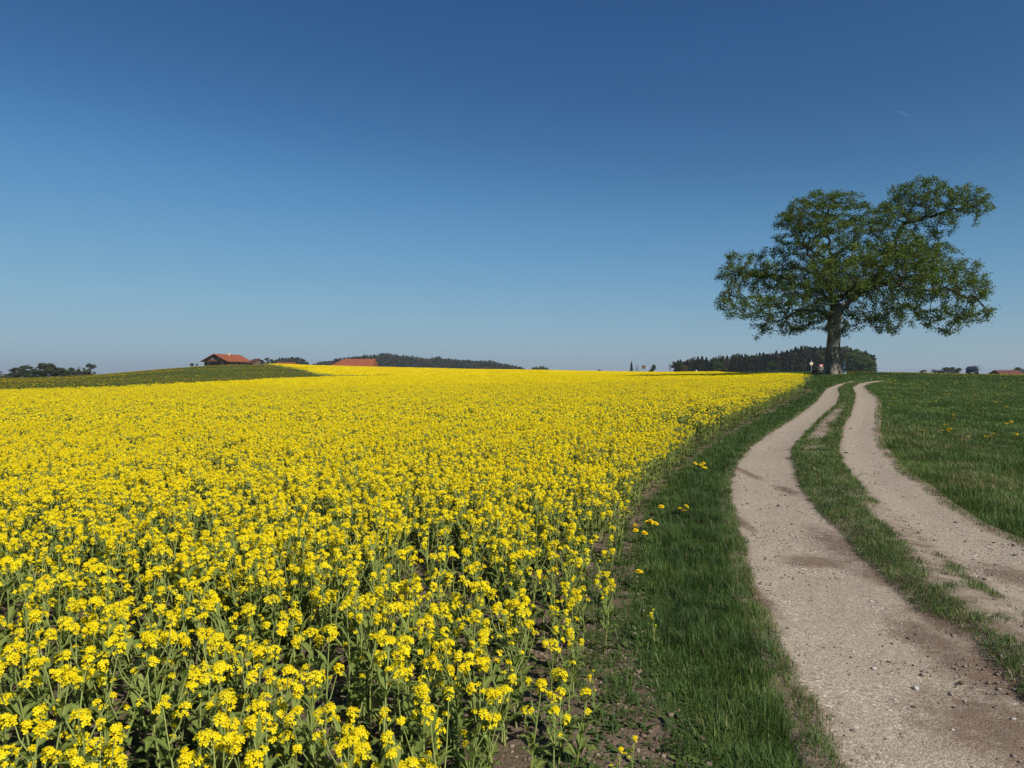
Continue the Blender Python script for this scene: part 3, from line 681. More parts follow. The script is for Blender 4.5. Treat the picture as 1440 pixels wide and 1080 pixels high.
def rape_plant(seed, detail, lush=True):
    """returns stem, leaves and a list of flower heads (petals, buds)"""
    g = np.random.default_rng(seed); st, lf = Geo(), Geo(); heads = []
    Ht = g.uniform(.40, .62); lean = g.normal(0, .05, 2); k = 5 if detail == 2 else 3
    f = lambda t: np.array([lean[0] * t * t + .012 * math.sin(t * 5 + seed), lean[1] * t * t, Ht * t])
    ts = np.linspace(0, 1, 7 if detail == 2 else 3)
    st.tube([f(t) for t in ts], [.0055 * (1 - .6 * t) * (1 if detail == 2 else 1.2) for t in ts], k, g.uniform(.2, 1))
    nb = int(g.choice([1, 2, 2, 3])) if lush else int(g.choice([0, 0, 1, 1, 2, 2])); tops = [(f(1.0), unit(f(1.0) - f(.85)), 1.0)]
    for b in range(nb):
        t = g.uniform(.42, .80); az = b * 2.4 + g.uniform(0, 1.5); p = f(t); l = (1.0 - t) * Ht * g.uniform(.75, 1.15)
        out = g.uniform(.25, .55); e1 = p + np.array([math.cos(az) * l * out * .7, math.sin(az) * l * out * .7, l * .5]); e2 = p + np.array([math.cos(az) * l * out, math.sin(az) * l * out, l])
        st.tube([p, e1, e2], [.0032, .0026, .0018], k, g.uniform(.2, .8)); tops.append((e2, unit(e2 - e1), g.uniform(.62, .95)))
        leaf(lf, p, az, g.uniform(.05, .09), g.uniform(.009, .017), g.uniform(.3, 1.0), g, 3 if detail == 2 else 2)
    for q in range(int(g.integers(1, 5)) if detail == 2 else int(g.integers(2, 5))):     # late little clusters lower on the plant
        t = g.uniform(.55, .92); az = g.uniform(0, 6.28); b = f(t); e2 = b + np.array([math.cos(az) * .04, math.sin(az) * .04, .05]) * g.uniform(.6, 1.5)
        st.tube([b, e2], [.0018, .0012], 3, .6); G = Geo(); raceme(G, None, None, e2, unit(e2 - b + np.array([0, 0, .05])), g.uniform(.008, .014), int(g.integers(3, 8)), .0095 if detail == 2 else .0105, g, detail); heads.append((G, Geo()))
    for tp, ax, s in tops:
        G = Geo(); bd = Geo(); s = s * g.uniform(.75, 1.1); ax = unit(ax + np.array([0, 0, .8])); R = g.uniform(.018, .0275) * s
        if detail == 2:
            raceme(G, bd, st, tp, ax, R, max(7, int(g.integers(15, 24) * s)), .0098, g, 2)
            if g.random() < .6:
                raceme(G, None, st, tp - ax * R * 1.5, ax, R * .95, int(9 * s), .0095, g, 2)
        elif detail == 1: raceme(G, None, None, tp, ax, R, int(g.integers(17, 23) * s), .0115, g, 1)
        heads.append((G, bd))
    nl = int(g.integers(8, 13))
    for i in range(nl):
        t = g.uniform(.05, .85); big = 1 - t
        leaf(lf, f(t), i * 2.4 + g.uniform(-.4, .4), g.uniform(.06, .10) + .06 * big, g.uniform(.008, .013) + .010 * big, g.uniform(.55, 1.42), g, 3 if detail == 2 else 2, min(1, .25 + .55 * t * g.random() + .2 * g.random()) if g.random() < .98 else 1.0)
    return st, lf, heads

def joined(st, lf, heads, name):
    V, Q, T, R, mi_q, mi_t = [], [], [], [], [], []; off = 0
    for G, m in [(st, 0), (lf, 1)] + [(h[0], 2) for h in heads] + [(h[1], 3) for h in heads]:
        if not G.V: continue
        V += G.V; R += G.R; Q += [tuple(i + off for i in f) for f in G.Q]; T += [tuple(i + off for i in f) for f in G.T]
        mi_q += [m] * len(G.Q); mi_t += [m] * len(G.T); off = len(V)
    return mesh_np(name, np.array(V), [np.array(Q, int).reshape(-1, 4), np.array(T, int).reshape(-1, 3)], {'rnd': np.array(R)},
                   [M['rape_stem'], M['rape_leaf'], M['petal'], M['bud']], mi_q + mi_t)

_group_cache = {}
def scatter(name, label, pts, rz, sc, idx, protos):
    """one object whose points carry instances of the given meshes (for uncountable growth only)"""
    me = bpy.data.meshes.new(name); pts = np.asarray(pts, np.float32)
    me.vertices.add(len(pts)); me.vertices.foreach_set('co', pts.ravel())
    me.attributes.new('rz', 'FLOAT', 'POINT').data.foreach_set('value', np.asarray(rz, np.float32))
    me.attributes.new('sc', 'FLOAT', 'POINT').data.foreach_set('value', np.asarray(sc, np.float32))
    me.attributes.new('idx', 'INT', 'POINT').data.foreach_set('value', np.asarray(idx, np.int32))
    o = link(name, me)
    col = bpy.data.collections.new(name + '_kinds')
    for i, p in enumerate(protos): col.objects.link(bpy.data.objects.new('%s_kind_%02d' % (name, i), p))
    ng = bpy.data.node_groups.new(name, 'GeometryNodeTree')
    ng.interface.new_socket('Geometry', in_out='INPUT', socket_type='NodeSocketGeometry'); ng.interface.new_socket('Geometry', in_out='OUTPUT', socket_type='NodeSocketGeometry')
    N_ = ng.nodes; L = ng.links
    gi, go = N_.new('NodeGroupInput'), N_.new('NodeGroupOutput')
    ci = N_.new('GeometryNodeCollectionInfo'); ci.inputs['Collection'].default_value = col
    ci.inputs['Separate Children'].default_value = True; ci.inputs['Reset Children'].default_value = True
    ip = N_.new('GeometryNodeInstanceOnPoints'); ip.inputs['Pick Instance'].default_value = True
    def na(nm, tp):
        q = N_.new('GeometryNodeInputNamedAttribute'); q.data_type = tp; q.inputs['Name'].default_value = nm
        return [s for s in q.outputs if s.enabled and s.name == 'Attribute'][0]
    cx = N_.new('ShaderNodeCombineXYZ'); L.new(na('rz', 'FLOAT'), cx.inputs['Z'])
    er = N_.new('FunctionNodeEulerToRotation'); L.new(cx.outputs[0], er.inputs[0])
    L.new(gi.outputs[0], ip.inputs['Points']); L.new(ci.outputs[0], ip.inputs['Instance']); L.new(na('idx', 'INT'), ip.inputs['Instance Index'])
    L.new(er.outputs[0], ip.inputs['Rotation']); L.new(na('sc', 'FLOAT'), ip.inputs['Scale']); L.new(ip.outputs[0], go.inputs[0])
    md = o.modifiers.new('growth', 'NODES'); md.node_group = ng
    return tag(o, label, kind='stuff')

NV, NS = 22, 14      # kinds of near plants; the first NS carry few heads
def build_rape():
    g = np.random.default_rng(55)
    near = [rape_plant(100 + i, 2, i >= NS) for i in range(NV)]
    mid = [joined(*rape_plant(200 + i, 1), 'rape_mid') for i in range(14)]
    # positions: jittered rows over the visible wedge
    def wedge(Y0, Y1, per):
        n = int(per * .5 * 1.15 * (Y1 ** 2 - Y0 ** 2) * 1.25)
        y = np.sqrt(g.uniform(Y0 ** 2, Y1 ** 2, n)); x = y * g.uniform(-.90, .54, n)
        k = is_rape(x, y); return x[k], y[k]
    def thin(x, y):
        e = E1(y) - x; ns = fnoise(x, y, .9, 61); nb = fnoise(x, y, 3.0, 62)
        d = np.clip(np.where(y > 6.5, .65, .50) + e / np.where(y > 6.5, .7, 1.1), 0, 1) * np.clip(.50 + 1.0 * nb, .4, 1) * np.where(e < 1.6, np.clip((ns - .27) * 4.5, .15, 1), 1) * (.66 + .34 * sstep(2.4, 4.5, y))
        return g.random(len(x)) < d
    def pick(y): return np.where(g.random(len(y)) < sstep(3.0, 8, y) * .75, g.integers(NS, NV, len(y)), g.integers(0, NS, len(y)))
    # ---- near: every plant an object (the 300 that show largest)
    x, y = wedge(1.05, 15, 84); k = thin(x, y); x, y = x[k], y[k]
    vis = (np.abs(x) < .72 * y + .25) & (y > 1.75)          # a plant whose head can show in the frame
    order = np.argsort(np.where(vis, y, 1e6))[:300]
    rest = np.ones(len(x), bool); rest[order] = False
    LBL = 'yellow blooming rapeseed plant near the bottom edge of the field, single petals visible'
    GRP = 'nearest rapeseed plants'
    protos = []
    for i, (st, lf, heads) in enumerate(near):
        protos.append((st.mesh('stem', 'rape_stem'), lf.mesh('foliage', 'rape_leaf'), [joined(Geo(), Geo(), [h], 'flower_head') for h in heads]))
    def plant(x, y, i, rz, s, label, group=None):
        o = empty('rapeseed_plant', (x, y, gz(x, y) - .01), rz, label, 'rapeseed plant', group); o.scale = (s, s, s)
        st, lf, hd = protos[i]
        link('stem', st, o); link('foliage', lf, o)
        for h in hd: link('flower_head', h, o)
        return o
    size = lambda x, y: (.80 + .25 * g.random(len(x))) * np.clip(.80 + (E1(y) - x) / 3.0, .70, 1.0)
    sc = size(x, y); pk = pick(y)
    for q in order: plant(x[q], y[q], int(pk[q]), g.uniform(0, 6.28), float(sc[q]), LBL, GRP)
    # stray plants outside the field edge
    for px, py, h, s, lb in ((921, 857, .22, .45, 'small lone rapeseed plant standing at the left edge of the grass verge'), (888, 1048, .24, .5, 'rapeseed plant on bare soil at the bottom, right of its lower neighbour'),
                             (868, 1063, .24, .5, 'rapeseed plant on bare soil at the very bottom edge'), (836, 945, .2, .42, 'short rapeseed plant on bare soil beside the weeds')):
        xx, yy = at(px, py, h); plant(xx, yy, 3 if s < .46 else 9, 1.0, s, lb)
    nearj = [joined(*p, 'rape_near') for p in near]
    def z(x, y): return np.stack([x, y, ground(x, y) - .01], -1)
    xr_, yr_, sr_ = x[rest], y[rest], sc[rest]
    scatter('rapeseed_field_front', 'yellow flowering rapeseed plants just behind the nearest ones', z(xr_, yr_), g.uniform(0, 6.28, len(xr_)), sr_, pk[rest], nearj)
    x, y = wedge(15, 48, 46); k = thin(x, y); x, y = x[k], y[k]
    scatter('rapeseed_field_middle', 'dense yellow rapeseed bloom in the middle of the field', z(x, y), g.uniform(0, 6.28, len(x)), size(x, y) * 1.04, g.integers(0, 14, len(x)), mid)
    # ---- far: patches of flower heads over green stalks
    def patch(seed, S_, per, nf, fs, R, stalks):
        q = np.random.default_rng(seed); G = Geo(); L_ = Geo()
        for i in range(int(per * S_ * S_)):
            p = np.array([q.uniform(-.5, .5) * S_, q.uniform(-.5, .5) * S_, q.uniform(.42, .60)])
            raceme(G, None, None, p, unit(np.array([q.normal(0, .15), q.normal(0, .15), 1])), R * q.uniform(.7, 1.2), nf, fs, q, 0)
            if i % stalks == 0:
                a = q.uniform(0, 3.14); d = np.array([math.cos(a), math.sin(a), 0]) * R * 1.1; b = p * np.array([1, 1, 0])
                L_.quad(b - d * .2, b + d * .2, p + d * .22 - np.array([0, 0, R]), p - d * .22 - np.array([0, 0, R]), q.random())
        return joined(L_, Geo(), [(G, Geo())], 'rape_patch')
    pa = [patch(300 + i, 1.0, 60, 7, .020, .033, 1) for i in range(8)]
    pb = [patch(400 + i, 3.0, 24, 4, .045, .05, 2) for i in range(6)]
    def grid(Y0, Y1, s):
        a, b = np.meshgrid(np.arange(-.95 * Y1, .6 * Y1 + 5, s), np.arange(Y0 * .9, Y1, s)); a = a.ravel() + g.uniform(-.2, .2, a.size) * s; b = b.ravel() + g.uniform(-.2, .2, b.size) * s
        k = (b > Y0) & (a > -.9 * b) & (a < .54 * b) & is_rape(a, b); return a[k], b[k]
    x, y = grid(47.5, 112, 1.0)
    scatter('rapeseed_field_back', 'yellow rapeseed bloom toward the far side of the near field', np.stack([x, y, ground(x, y)], -1), g.integers(0, 4, len(x)) * 1.5708 + g.uniform(-.2, .2, len(x)), g.uniform(.95, 1.08, len(x)), g.integers(0, 8, len(x)), pa)
    x, y = grid(112, 366, 3.0)
    scatter('rapeseed_field_far', 'far yellow rapeseed field rising to the skyline', np.stack([x, y, ground(x, y)], -1), g.integers(0, 4, len(x)) * 1.5708, g.uniform(1.0, 1.1, len(x)), g.integers(0, 6, len(x)), pb)
build_rape()

# ------------------------------------------------------------------ dandelions
def dandelion_parts(seed, nheads, spread):
    g = np.random.default_rng(seed); st, lf = Geo(), Geo(); heads = []
    for i in range(nheads):
        a = g.uniform(0, 6.28); rr = spread * math.sqrt(g.random()); h = g.uniform(.08, .15)
        b = np.array([0, 0, 0.0]); t = np.array([rr * math.cos(a), rr * math.sin(a), h])
        st.tube([b, (b + t) / 2 * np.array([1.1, 1.1, 1.0]), t], [.0025, .0022, .002], 5, .5)
        G = Geo(); R = g.uniform(.028, .036); nrm = unit(np.array([g.normal(.15, .2), g.normal(-.1, .2), 1])); u = unit(np.cross(nrm, (.1, 1, .2))); v = np.cross(nrm, u)
        for ring, (rad, up, k) in enumerate(((1, .05, 22), (.8, .28, 18), (.55, .45, 14), (.3, .55, 8))):
            for q in range(k):
                th = 6.283 * (q + .5 * ring) / k + g.uniform(-.05, .05); d = u * math.cos(th) + v * math.sin(th); e = -u * math.sin(th) + v * math.cos(th)
                tip = t + d * R * rad * g.uniform(.9, 1.08) + nrm * R * up; w_ = R * .13
                G.quad(t - e * w_ * .3, t + e * w_ * .3, tip + e * w_, tip - e * w_, g.random())
        heads.append(G)
    for i in range(10):
        leaf(lf, np.array([0, 0, .004]), i * 2.4, g.uniform(.06, .13), g.uniform(.010, .018), g.uniform(.2, .8), g, 3, g.random() * .5)
    return st, lf, heads
def build_dandelions():
    g = np.random.default_rng(71)
    for px, py, n_, sp, lb in ((984, 656, 6, .13, 'dandelion plant with the most heads, on the verge beside the soil line'), (931, 714, 1, .01, 'single yellow dandelion on the soil line left of the grass verge'),
                               (960, 717, 3, .05, 'dandelion with two or three heads standing in the grass verge'), (914, 735, 4, .09, 'upper dandelion of the close pair on weedy soil, nearer the grass verge'),
                               (897, 747, 4, .09, 'lower dandelion of the close pair on weedy soil next to the straw'), (898, 809, 1, .01, 'lone dandelion on the soil beside the tall verge grass')):
        x, y = at(px, py, .11); st, lf, hd = dandelion_parts(px, n_, sp)
        o = empty('dandelion', (x, y, gz(x, y)), 0, lb, 'dandelion')
        link('stem', st.mesh('stem', 'weed_leaf'), o); link('leaf_rosette', lf.mesh('leaf_rosette', 'weed_leaf'), o)
        for h in hd: link('flower_head', h.mesh('flower_head', 'dandelion_yellow'), o)
    # meadow dandelions: small, one mesh each
    kinds = []
    for i in range(5):
        st, lf, hd = dandelion_parts(500 + i, 3 + i % 3, .07); 
        V, Q, R, mi, off = [], [], [], [], 0
        for G, m in [(st, 0), (lf, 0)] + [(h, 1) for h in hd]:
            V += G.V; R += G.R; Q += [tuple(k + off for k in f) for f in G.Q]; mi += [m] * len(G.Q); off = len(V)
        kinds.append(mesh_np('dandelion', np.array(V), [np.array(Q)], {'rnd': np.array(R)}, [M['weed_leaf'], M['dandelion_yellow']], mi))
    pts = []
    while len(pts) < 900:
        Y = math.exp(g.uniform(math.log(14), math.log(105))); px = g.uniform(1190, 1480); x = (px - 720) / FPX * Y
        if Y < YEND + 2 and x < float(R1(Y)) + .3: continue
        pr = sstep(30, 85, Y) * (fnoise(x, Y, 6, 77) > .47) * (fnoise(x, Y * .5, 1.5, 79) > .46) + .012
        if g.random() < pr: pts.append((x, Y))
    pts.sort(key=lambda p: p[1]); pts = np.array(pts)
    for i, (x, y) in enumerate(pts[:230]):
        o = link('dandelion', kinds[i % 5], loc=(x, y, gz(x, y) + .03)); o.rotation_euler = (0, 0, g.uniform(0, 6.28)); s = g.uniform(.42, .8); o.scale = (s, s, s)
        tag(o, 'yellow dandelion growing in the meadow right of the farm track', 'dandelion', 'dandelions in the right meadow')
    p = pts[230:]; s_ = g.uniform(.55, 1.0, len(p))
    scatter('dandelion_carpet', 'many yellow dandelions toward the crest of the right meadow', np.stack([p[:, 0], p[:, 1], ground(p[:, 0], p[:, 1]) + .05], -1), g.uniform(0, 6.28, len(p)), s_, g.integers(0, 5, len(p)), kinds)
    k = 16000; yy = np.sqrt(g.uniform(42 ** 2, 268 ** 2, k)); xx = (g.uniform(-60, 500, k) - 720) / FPX * yy
    keep = inpoly(xx, yy, MEAD) & (fnoise(xx * .45, yy, 9, 83) + g.uniform(-.06, .06, k) > .5); xx, yy = xx[keep], yy[keep]
    scatter('hill_dandelions', 'yellow dandelions speckling the meadow below the farmhouse', np.stack([xx, yy, ground(xx, yy) + .12], -1), g.uniform(0, 6.28, len(xx)), g.uniform(.75, 1.15, len(xx)), g.integers(0, 5, len(xx)), kinds)
build_dandelions()

# ------------------------------------------------------------------ the big oak
def build_oak():
    g = np.random.default_rng(91); bx, by = (1171 - 720) / FPX * 64, 64.0; bz = gz(bx, by); s = .064
    T = lambda px, py, d=0.0: np.array([(px - 1171) * s, d, (527 - py) * s])
    nodes = []; par = []; fixr = {}
    def chain(start, pts, step=.35):
        cur = start; prev = nodes[start]
        for p in pts:
            L = np.linalg.norm(p - prev); k = max(1, int(L / step))
            for i in range(1, k + 1):
                q = prev + (p - prev) * i / k + g.normal(0, .10 if np.linalg.norm(p - nodes[0]) > 6.5 else .03, 3); nodes.append(q); par.append(cur); cur = len(nodes) - 1
            prev = p
        return cur
    nodes.append(T(1171, 528)); par.append(-1)
    t1 = chain(0, [T(1171, 500), T(1172, 470), T(1173, 440)]); lo = t1
    a1 = chain(t1, [T(1168, 405), T(1172, 360, .5), T(1166, 320, .8), T(1168, 285, .5)])
    n = lambda px, py: int(np.argmin([np.linalg.norm((q - T(px, py))[[0, 2]]) for q in nodes]))
    chain(n(1168, 400), [T(1140, 385, -1.5), T(1110, 350, -3), T(1105, 315, -3)])
    chain(n(1170, 370), [T(1150, 340, 2.5), T(1120, 300, 4)])
    c = chain(n(1173, 440), [T(1195, 420, -.5), T(1222, 390, -1), T(1248, 355, -.5), T(1268, 312, 0), T(1285, 283, 0)])
    chain(n(1268, 310), [T(1300, 308, -1.5), T(1335, 297, -1.5), T(1368, 290, -1)])
    chain(n(1248, 355), [T(1290, 350, 2), T(1330, 365, 2.5), T(1362, 380, 2)])
    chain(n(1195, 420), [T(1225, 402, -1.5), T(1250, 404, -2.2), T(1275, 412, -2.6), T(1305, 412, -3), T(1335, 424, -3.2), T(1362, 438, -2.5)])
    chain(n(1222, 390), [T(1270, 390, 3), T(1310, 405, 5), T(1340, 440, 5.5)])
    chain(n(1172, 430), [T(1150, 402, 1), T(1128, 396, 1.6), T(1105, 382, 2), T(1078, 384, 2.2), T(1055, 378, 2), T(1030, 388, 1)])
    chain(n(1172, 448), [T(1140, 440, -2), T(1105, 440, -3.5), T(1070, 455, -4)])
    chain(n(1172, 432), [T(1160, 420, -4), T(1150, 410, -7.5)]); chain(n(1180, 432), [T(1200, 415, 4), T(1190, 400, 8)])
    chain(n(1195, 420), [T(1205, 405, -4), T(1225, 400, -7.5)]); chain(n(1172, 400), [T(1160, 370, 4), T(1150, 350, 8)])
    cl = [(1168, 322, 58, 58, 0, 4.5, 1.3), (1150, 300, 50, 34, 0, 4.5, .8), (1118, 328, 38, 40, -1, 4, .8), (1085, 375, 42, 32, 1, 4, .7), (1045, 382, 34, 38, 1, 3, .75), (1030, 425, 24, 26, 0, 2.5, .42),
          (1062, 440, 32, 34, -2, 3.2, .5), (1110, 430, 44, 30, -3, 4, .7), (1140, 395, 46, 40, -6, 3, .6), (1140, 385, 50, 44, 6, 3.5, .6),
          (1190, 385, 50, 50, 0, 6, 1.3), (1225, 385, 46, 44, -5.5, 3.5, .8), (1215, 390, 50, 44, 6, 3.5, .7), (1238, 326, 38, 44, 0, 4.5, .85),
          (1287, 280, 40, 31, 0, 3.5, 1.0), (1272, 300, 34, 34, 1, 3.5, .6), (1330, 287, 42, 24, -1, 3, .8), (1365, 293, 18, 20, -1, 2, .2), (1362, 316, 10, 9, -1, 1, .04), (1315, 312, 36, 26, 0, 3.5, .7), (1300, 335, 28, 22, 1, 3.5, .5), (1318, 350, 26, 15, 1, 3, .32), (1055, 478, 10, 8, -2, 1.2, .05), (1305, 468, 10, 8, -3, 1.2, .06), (1245, 466, 12, 8, -1, 1.5, .07),
          (1285, 365, 48, 36, 2, 4.5, .9), (1340, 385, 40, 32, 1, 4, .7), (1362, 398, 16, 34, 0, 2.5, .3), (1315, 420, 48, 34, -2, 4.5, .8), (1350, 440, 24, 20, -2, 2.5, .25),
          (1300, 452, 28, 20, -3, 3, .25), (1240, 430, 42, 26, 0, 5, .6), (1230, 455, 30, 16, -2, 3, .2), (1200, 452, 26, 22, 3, 3, .15), (1085, 468, 26, 14, -3, 2, .18), (1130, 458, 26, 14, 2, 2.5, .18), (1060, 470, 16, 10, -2, 1.5, .07)]
    A = []
    for px, py, rx, rz, d0, rd, wt in cl:
        k = int(780 * wt); v = g.normal(size=(k, 3)); v /= np.linalg.norm(v, axis=1)[:, None]; v *= (g.random(k) ** .38)[:, None]
        A.append(np.stack([(px - 1171) * s + v[:, 0] * rx * s, d0 + v[:, 1] * rd, (527 - py) * s + v[:, 2] * rz * s], -1))
    A = np.concatenate(A)
    # keep clumps and holes: drop attraction points in irregular pockets
    nz = fnoise(A[:, 0] * .62 + .5 * A[:, 1], A[:, 2] * 1.55 - .12 * np.abs(A[:, 0]) - .3 * A[:, 1], 1.5, 5); A = A[nz + g.uniform(-.05, .05, len(A)) > .405]
    A = A[A[:, 2] > 2.9]; alive = np.ones(len(A), bool); D, KILL, INF = .32, .55, 7.0
    near_i = np.zeros(len(A), int); near_d = np.full(len(A), 1e9)
    def upd(i0):
        P = np.array(nodes[i0:])
        for a in range(0, len(A), 2000):
            d = np.linalg.norm(A[a:a + 2000, None, :] - P[None], axis=2); j = d.argmin(1); dd = d[np.arange(len(j)), j]
            b = dd < near_d[a:a + 2000]; near_d[a:a + 2000][b] = dd[b]; near_i[a:a + 2000][b] = j[b] + i0
    upd(0)
    for it in range(75):
        act = alive & (near_d < INF)
        if not act.any(): break
        tgt = near_i[act]; dv = A[act] - np.array(nodes)[tgt]; dv /= np.linalg.norm(dv, axis=1)[:, None] + 1e-9
        acc = {}
        for t, d in zip(tgt, dv): acc[t] = acc.get(t, 0) + d
        i0 = len(nodes)
        for t, d in acc.items():
            d = d / (np.linalg.norm(d) + 1e-9) + g.normal(0, .16, 3); d /= np.linalg.norm(d)
            nodes.append(nodes[t] + d * D); par.append(t)
        upd(i0); alive &= near_d > KILL
        if len(nodes) > 24000: break
    P = np.array(nodes); n_ = len(P); r = np.zeros(n_); kids = [[] for _ in range(n_)]
    for i in range(1, n_): kids[par[i]].append(i)
    e = 2.05; acc = np.zeros(n_)
    for i in range(n_ - 1, -1, -1):
        if not kids[i]: acc[i] = .011 ** e
        r[i] = acc[i] ** (1 / e)
        if i: acc[par[i]] += acc[i]
    r *= .58 / r[1]; r = np.maximum(r, .010)
    # sweep tubes: one ring per node and per child start
    K = 9; V, F, off = [], [], 0; ang = np.arange(K) * 2 * math.pi / K
    def ring(p, d, rad, ref):
        a = ref - d * ref.dot(d); a = a / (np.linalg.norm(a) + 1e-9); b = np.cross(d, a)
        return p + (np.cos(ang)[:, None] * a + np.sin(ang)[:, None] * b) * rad
    for i in range(n_):
        p = par[i]
        if p < 0: continue
        d = P[i] - P[p]; d = d / (np.linalg.norm(d) + 1e-9); ref = np.array([.31, .9, .3]) if abs(d[1]) < .8 else np.array([1., .1, .2])
        dp = d if par[p] < 0 else (lambda q: q / (np.linalg.norm(q) + 1e-9))(P[p] - P[par[p]])
        k = K if r[i] > .05 else (5 if r[i] > .02 else 3)
        rp = min(r[p], r[i] * 1.25); lf_ = .72 + .28 * min(1, .03 / r[i])
        if r[i] > .35: continue                       # the trunk is modelled below
        an = np.arange(k) * 2 * math.pi / k
        for q, dd, rad in ((P[p], dp, rp * lf_), (P[i], d, r[i] * lf_)):
            a = ref - dd * ref.dot(dd); a /= np.linalg.norm(a) + 1e-9; b = np.cross(dd, a)
            V.append(q + (np.cos(an)[:, None] * a + np.sin(an)[:, None] * b) * rad)
        F.append(np.array([(off + q, off + (q + 1) % k, off + k + (q + 1) % k, off + k + q) for q in range(k)])); off += 2 * k
    root = empty('oak_tree', (bx, by, bz), 0, 'large spreading oak with a thick trunk and two-domed crown beside the track', 'tree')
    me = mesh_np('branches', np.concatenate(V), [np.concatenate(F)], None, [M['oak_branch']], smooth=True)
    # trunk: knobbly, flared at the foot
    idx = [i for i in range(n_) if r[i] > .30]; chain_ = [0]
    while True:
        nx = [k for k in kids[chain_[-1]] if r[k] > .33]
        if not nx: break
        chain_.append(max(nx, key=lambda k: r[k]))
        if P[chain_[-1]][2] > 8: break
    m = 28; V, F = [], []; th = np.arange(m) * 2 * math.pi / m; top = chain_[-1]
    zs = np.arange(-.25, P[top][2] + .1, .12)
    cx = np.interp(zs, P[chain_, 2], P[chain_, 0]); cy = np.interp(zs, P[chain_, 2], P[chain_, 1])
    for q, z in enumerate(zs):
        rad = .55 - .008 * z + .34 * math.exp(-max(z, 0) / .8) + .10 * math.exp(-((z - 5.6) / .9) ** 2)
        if z > 5.8: rad = max(.30, .56 - .1 * (z - 5.2))
        lob = 1 + .07 * np.sin(3 * th + .5 + z * .25) + .05 * np.sin(5 * th + z * .5) + (.16 * math.exp(-max(z, 0) / .6)) * np.sin(6 * th + 1) + .09 * (vnoise(th * 3 + 9, np.full(m, z), .7, 5) - .5) + .06 * (vnoise(th * 9, np.full(m, z * .5), .4, 8) - .5)
        V.append(np.stack([cx[q] + rad * lob * np.cos(th), cy[q] + rad * lob * np.sin(th), np.full(m, z)], -1))
    for q in range(len(zs) - 1):
        F += [(q * m + i, q * m + (i + 1) % m, (q + 1) * m + (i + 1) % m, (q + 1) * m + i) for i in range(m)]
    link('trunk', mesh_np('trunk', np.concatenate(V), [np.array(F)], None, [M['oak_bark']], smooth=True), root)
    link('branches', me, root)
    # leaves in tufts at the twigs
    tw = [i for i in range(n_) if r[i] < .030 and P[i][2] > 2.8]
    c = P[tw]; keepn = g.random(len(c)) < 0.92; c = c[keepn]
    per = 26; L = np.repeat(c, per, 0) + g.normal(0, .17, (len(c) * per, 3)) * np.array([1, 1, .75]); n2 = len(L)
    nrm = g.normal(0, .65, (n2, 3)) + np.array([0, 0, .9]); nrm /= np.linalg.norm(nrm, axis=1)[:, None]
    a = np.cross(nrm, g.normal(size=(n2, 3))); a /= np.linalg.norm(a, axis=1)[:, None]; b = np.cross(nrm, a)
    ln = g.uniform(.062, .115, n2)[:, None]; wd = ln * g.uniform(.45, .65, (n2, 1))
    Vq = np.stack([L - a * ln, L - b * wd + nrm * .02, L + a * ln, L + b * wd + nrm * .02], 1).reshape(-1, 3)
    tone = np.repeat(.32 * g.random(len(c)) + .5 * vnoise(c[:, 0] + c[:, 1], c[:, 2], 1.6, 3), per)
    me = mesh_np('crown', Vq, [np.arange(n2 * 4).reshape(-1, 4)], {'rnd': np.repeat(np.clip(tone + .25 * g.random(n2), 0, 1), 4)}, [M['oak_leaf']])
    link('crown', me, root)
    print('oak nodes', n_, 'leaves', n2)
build_oak()

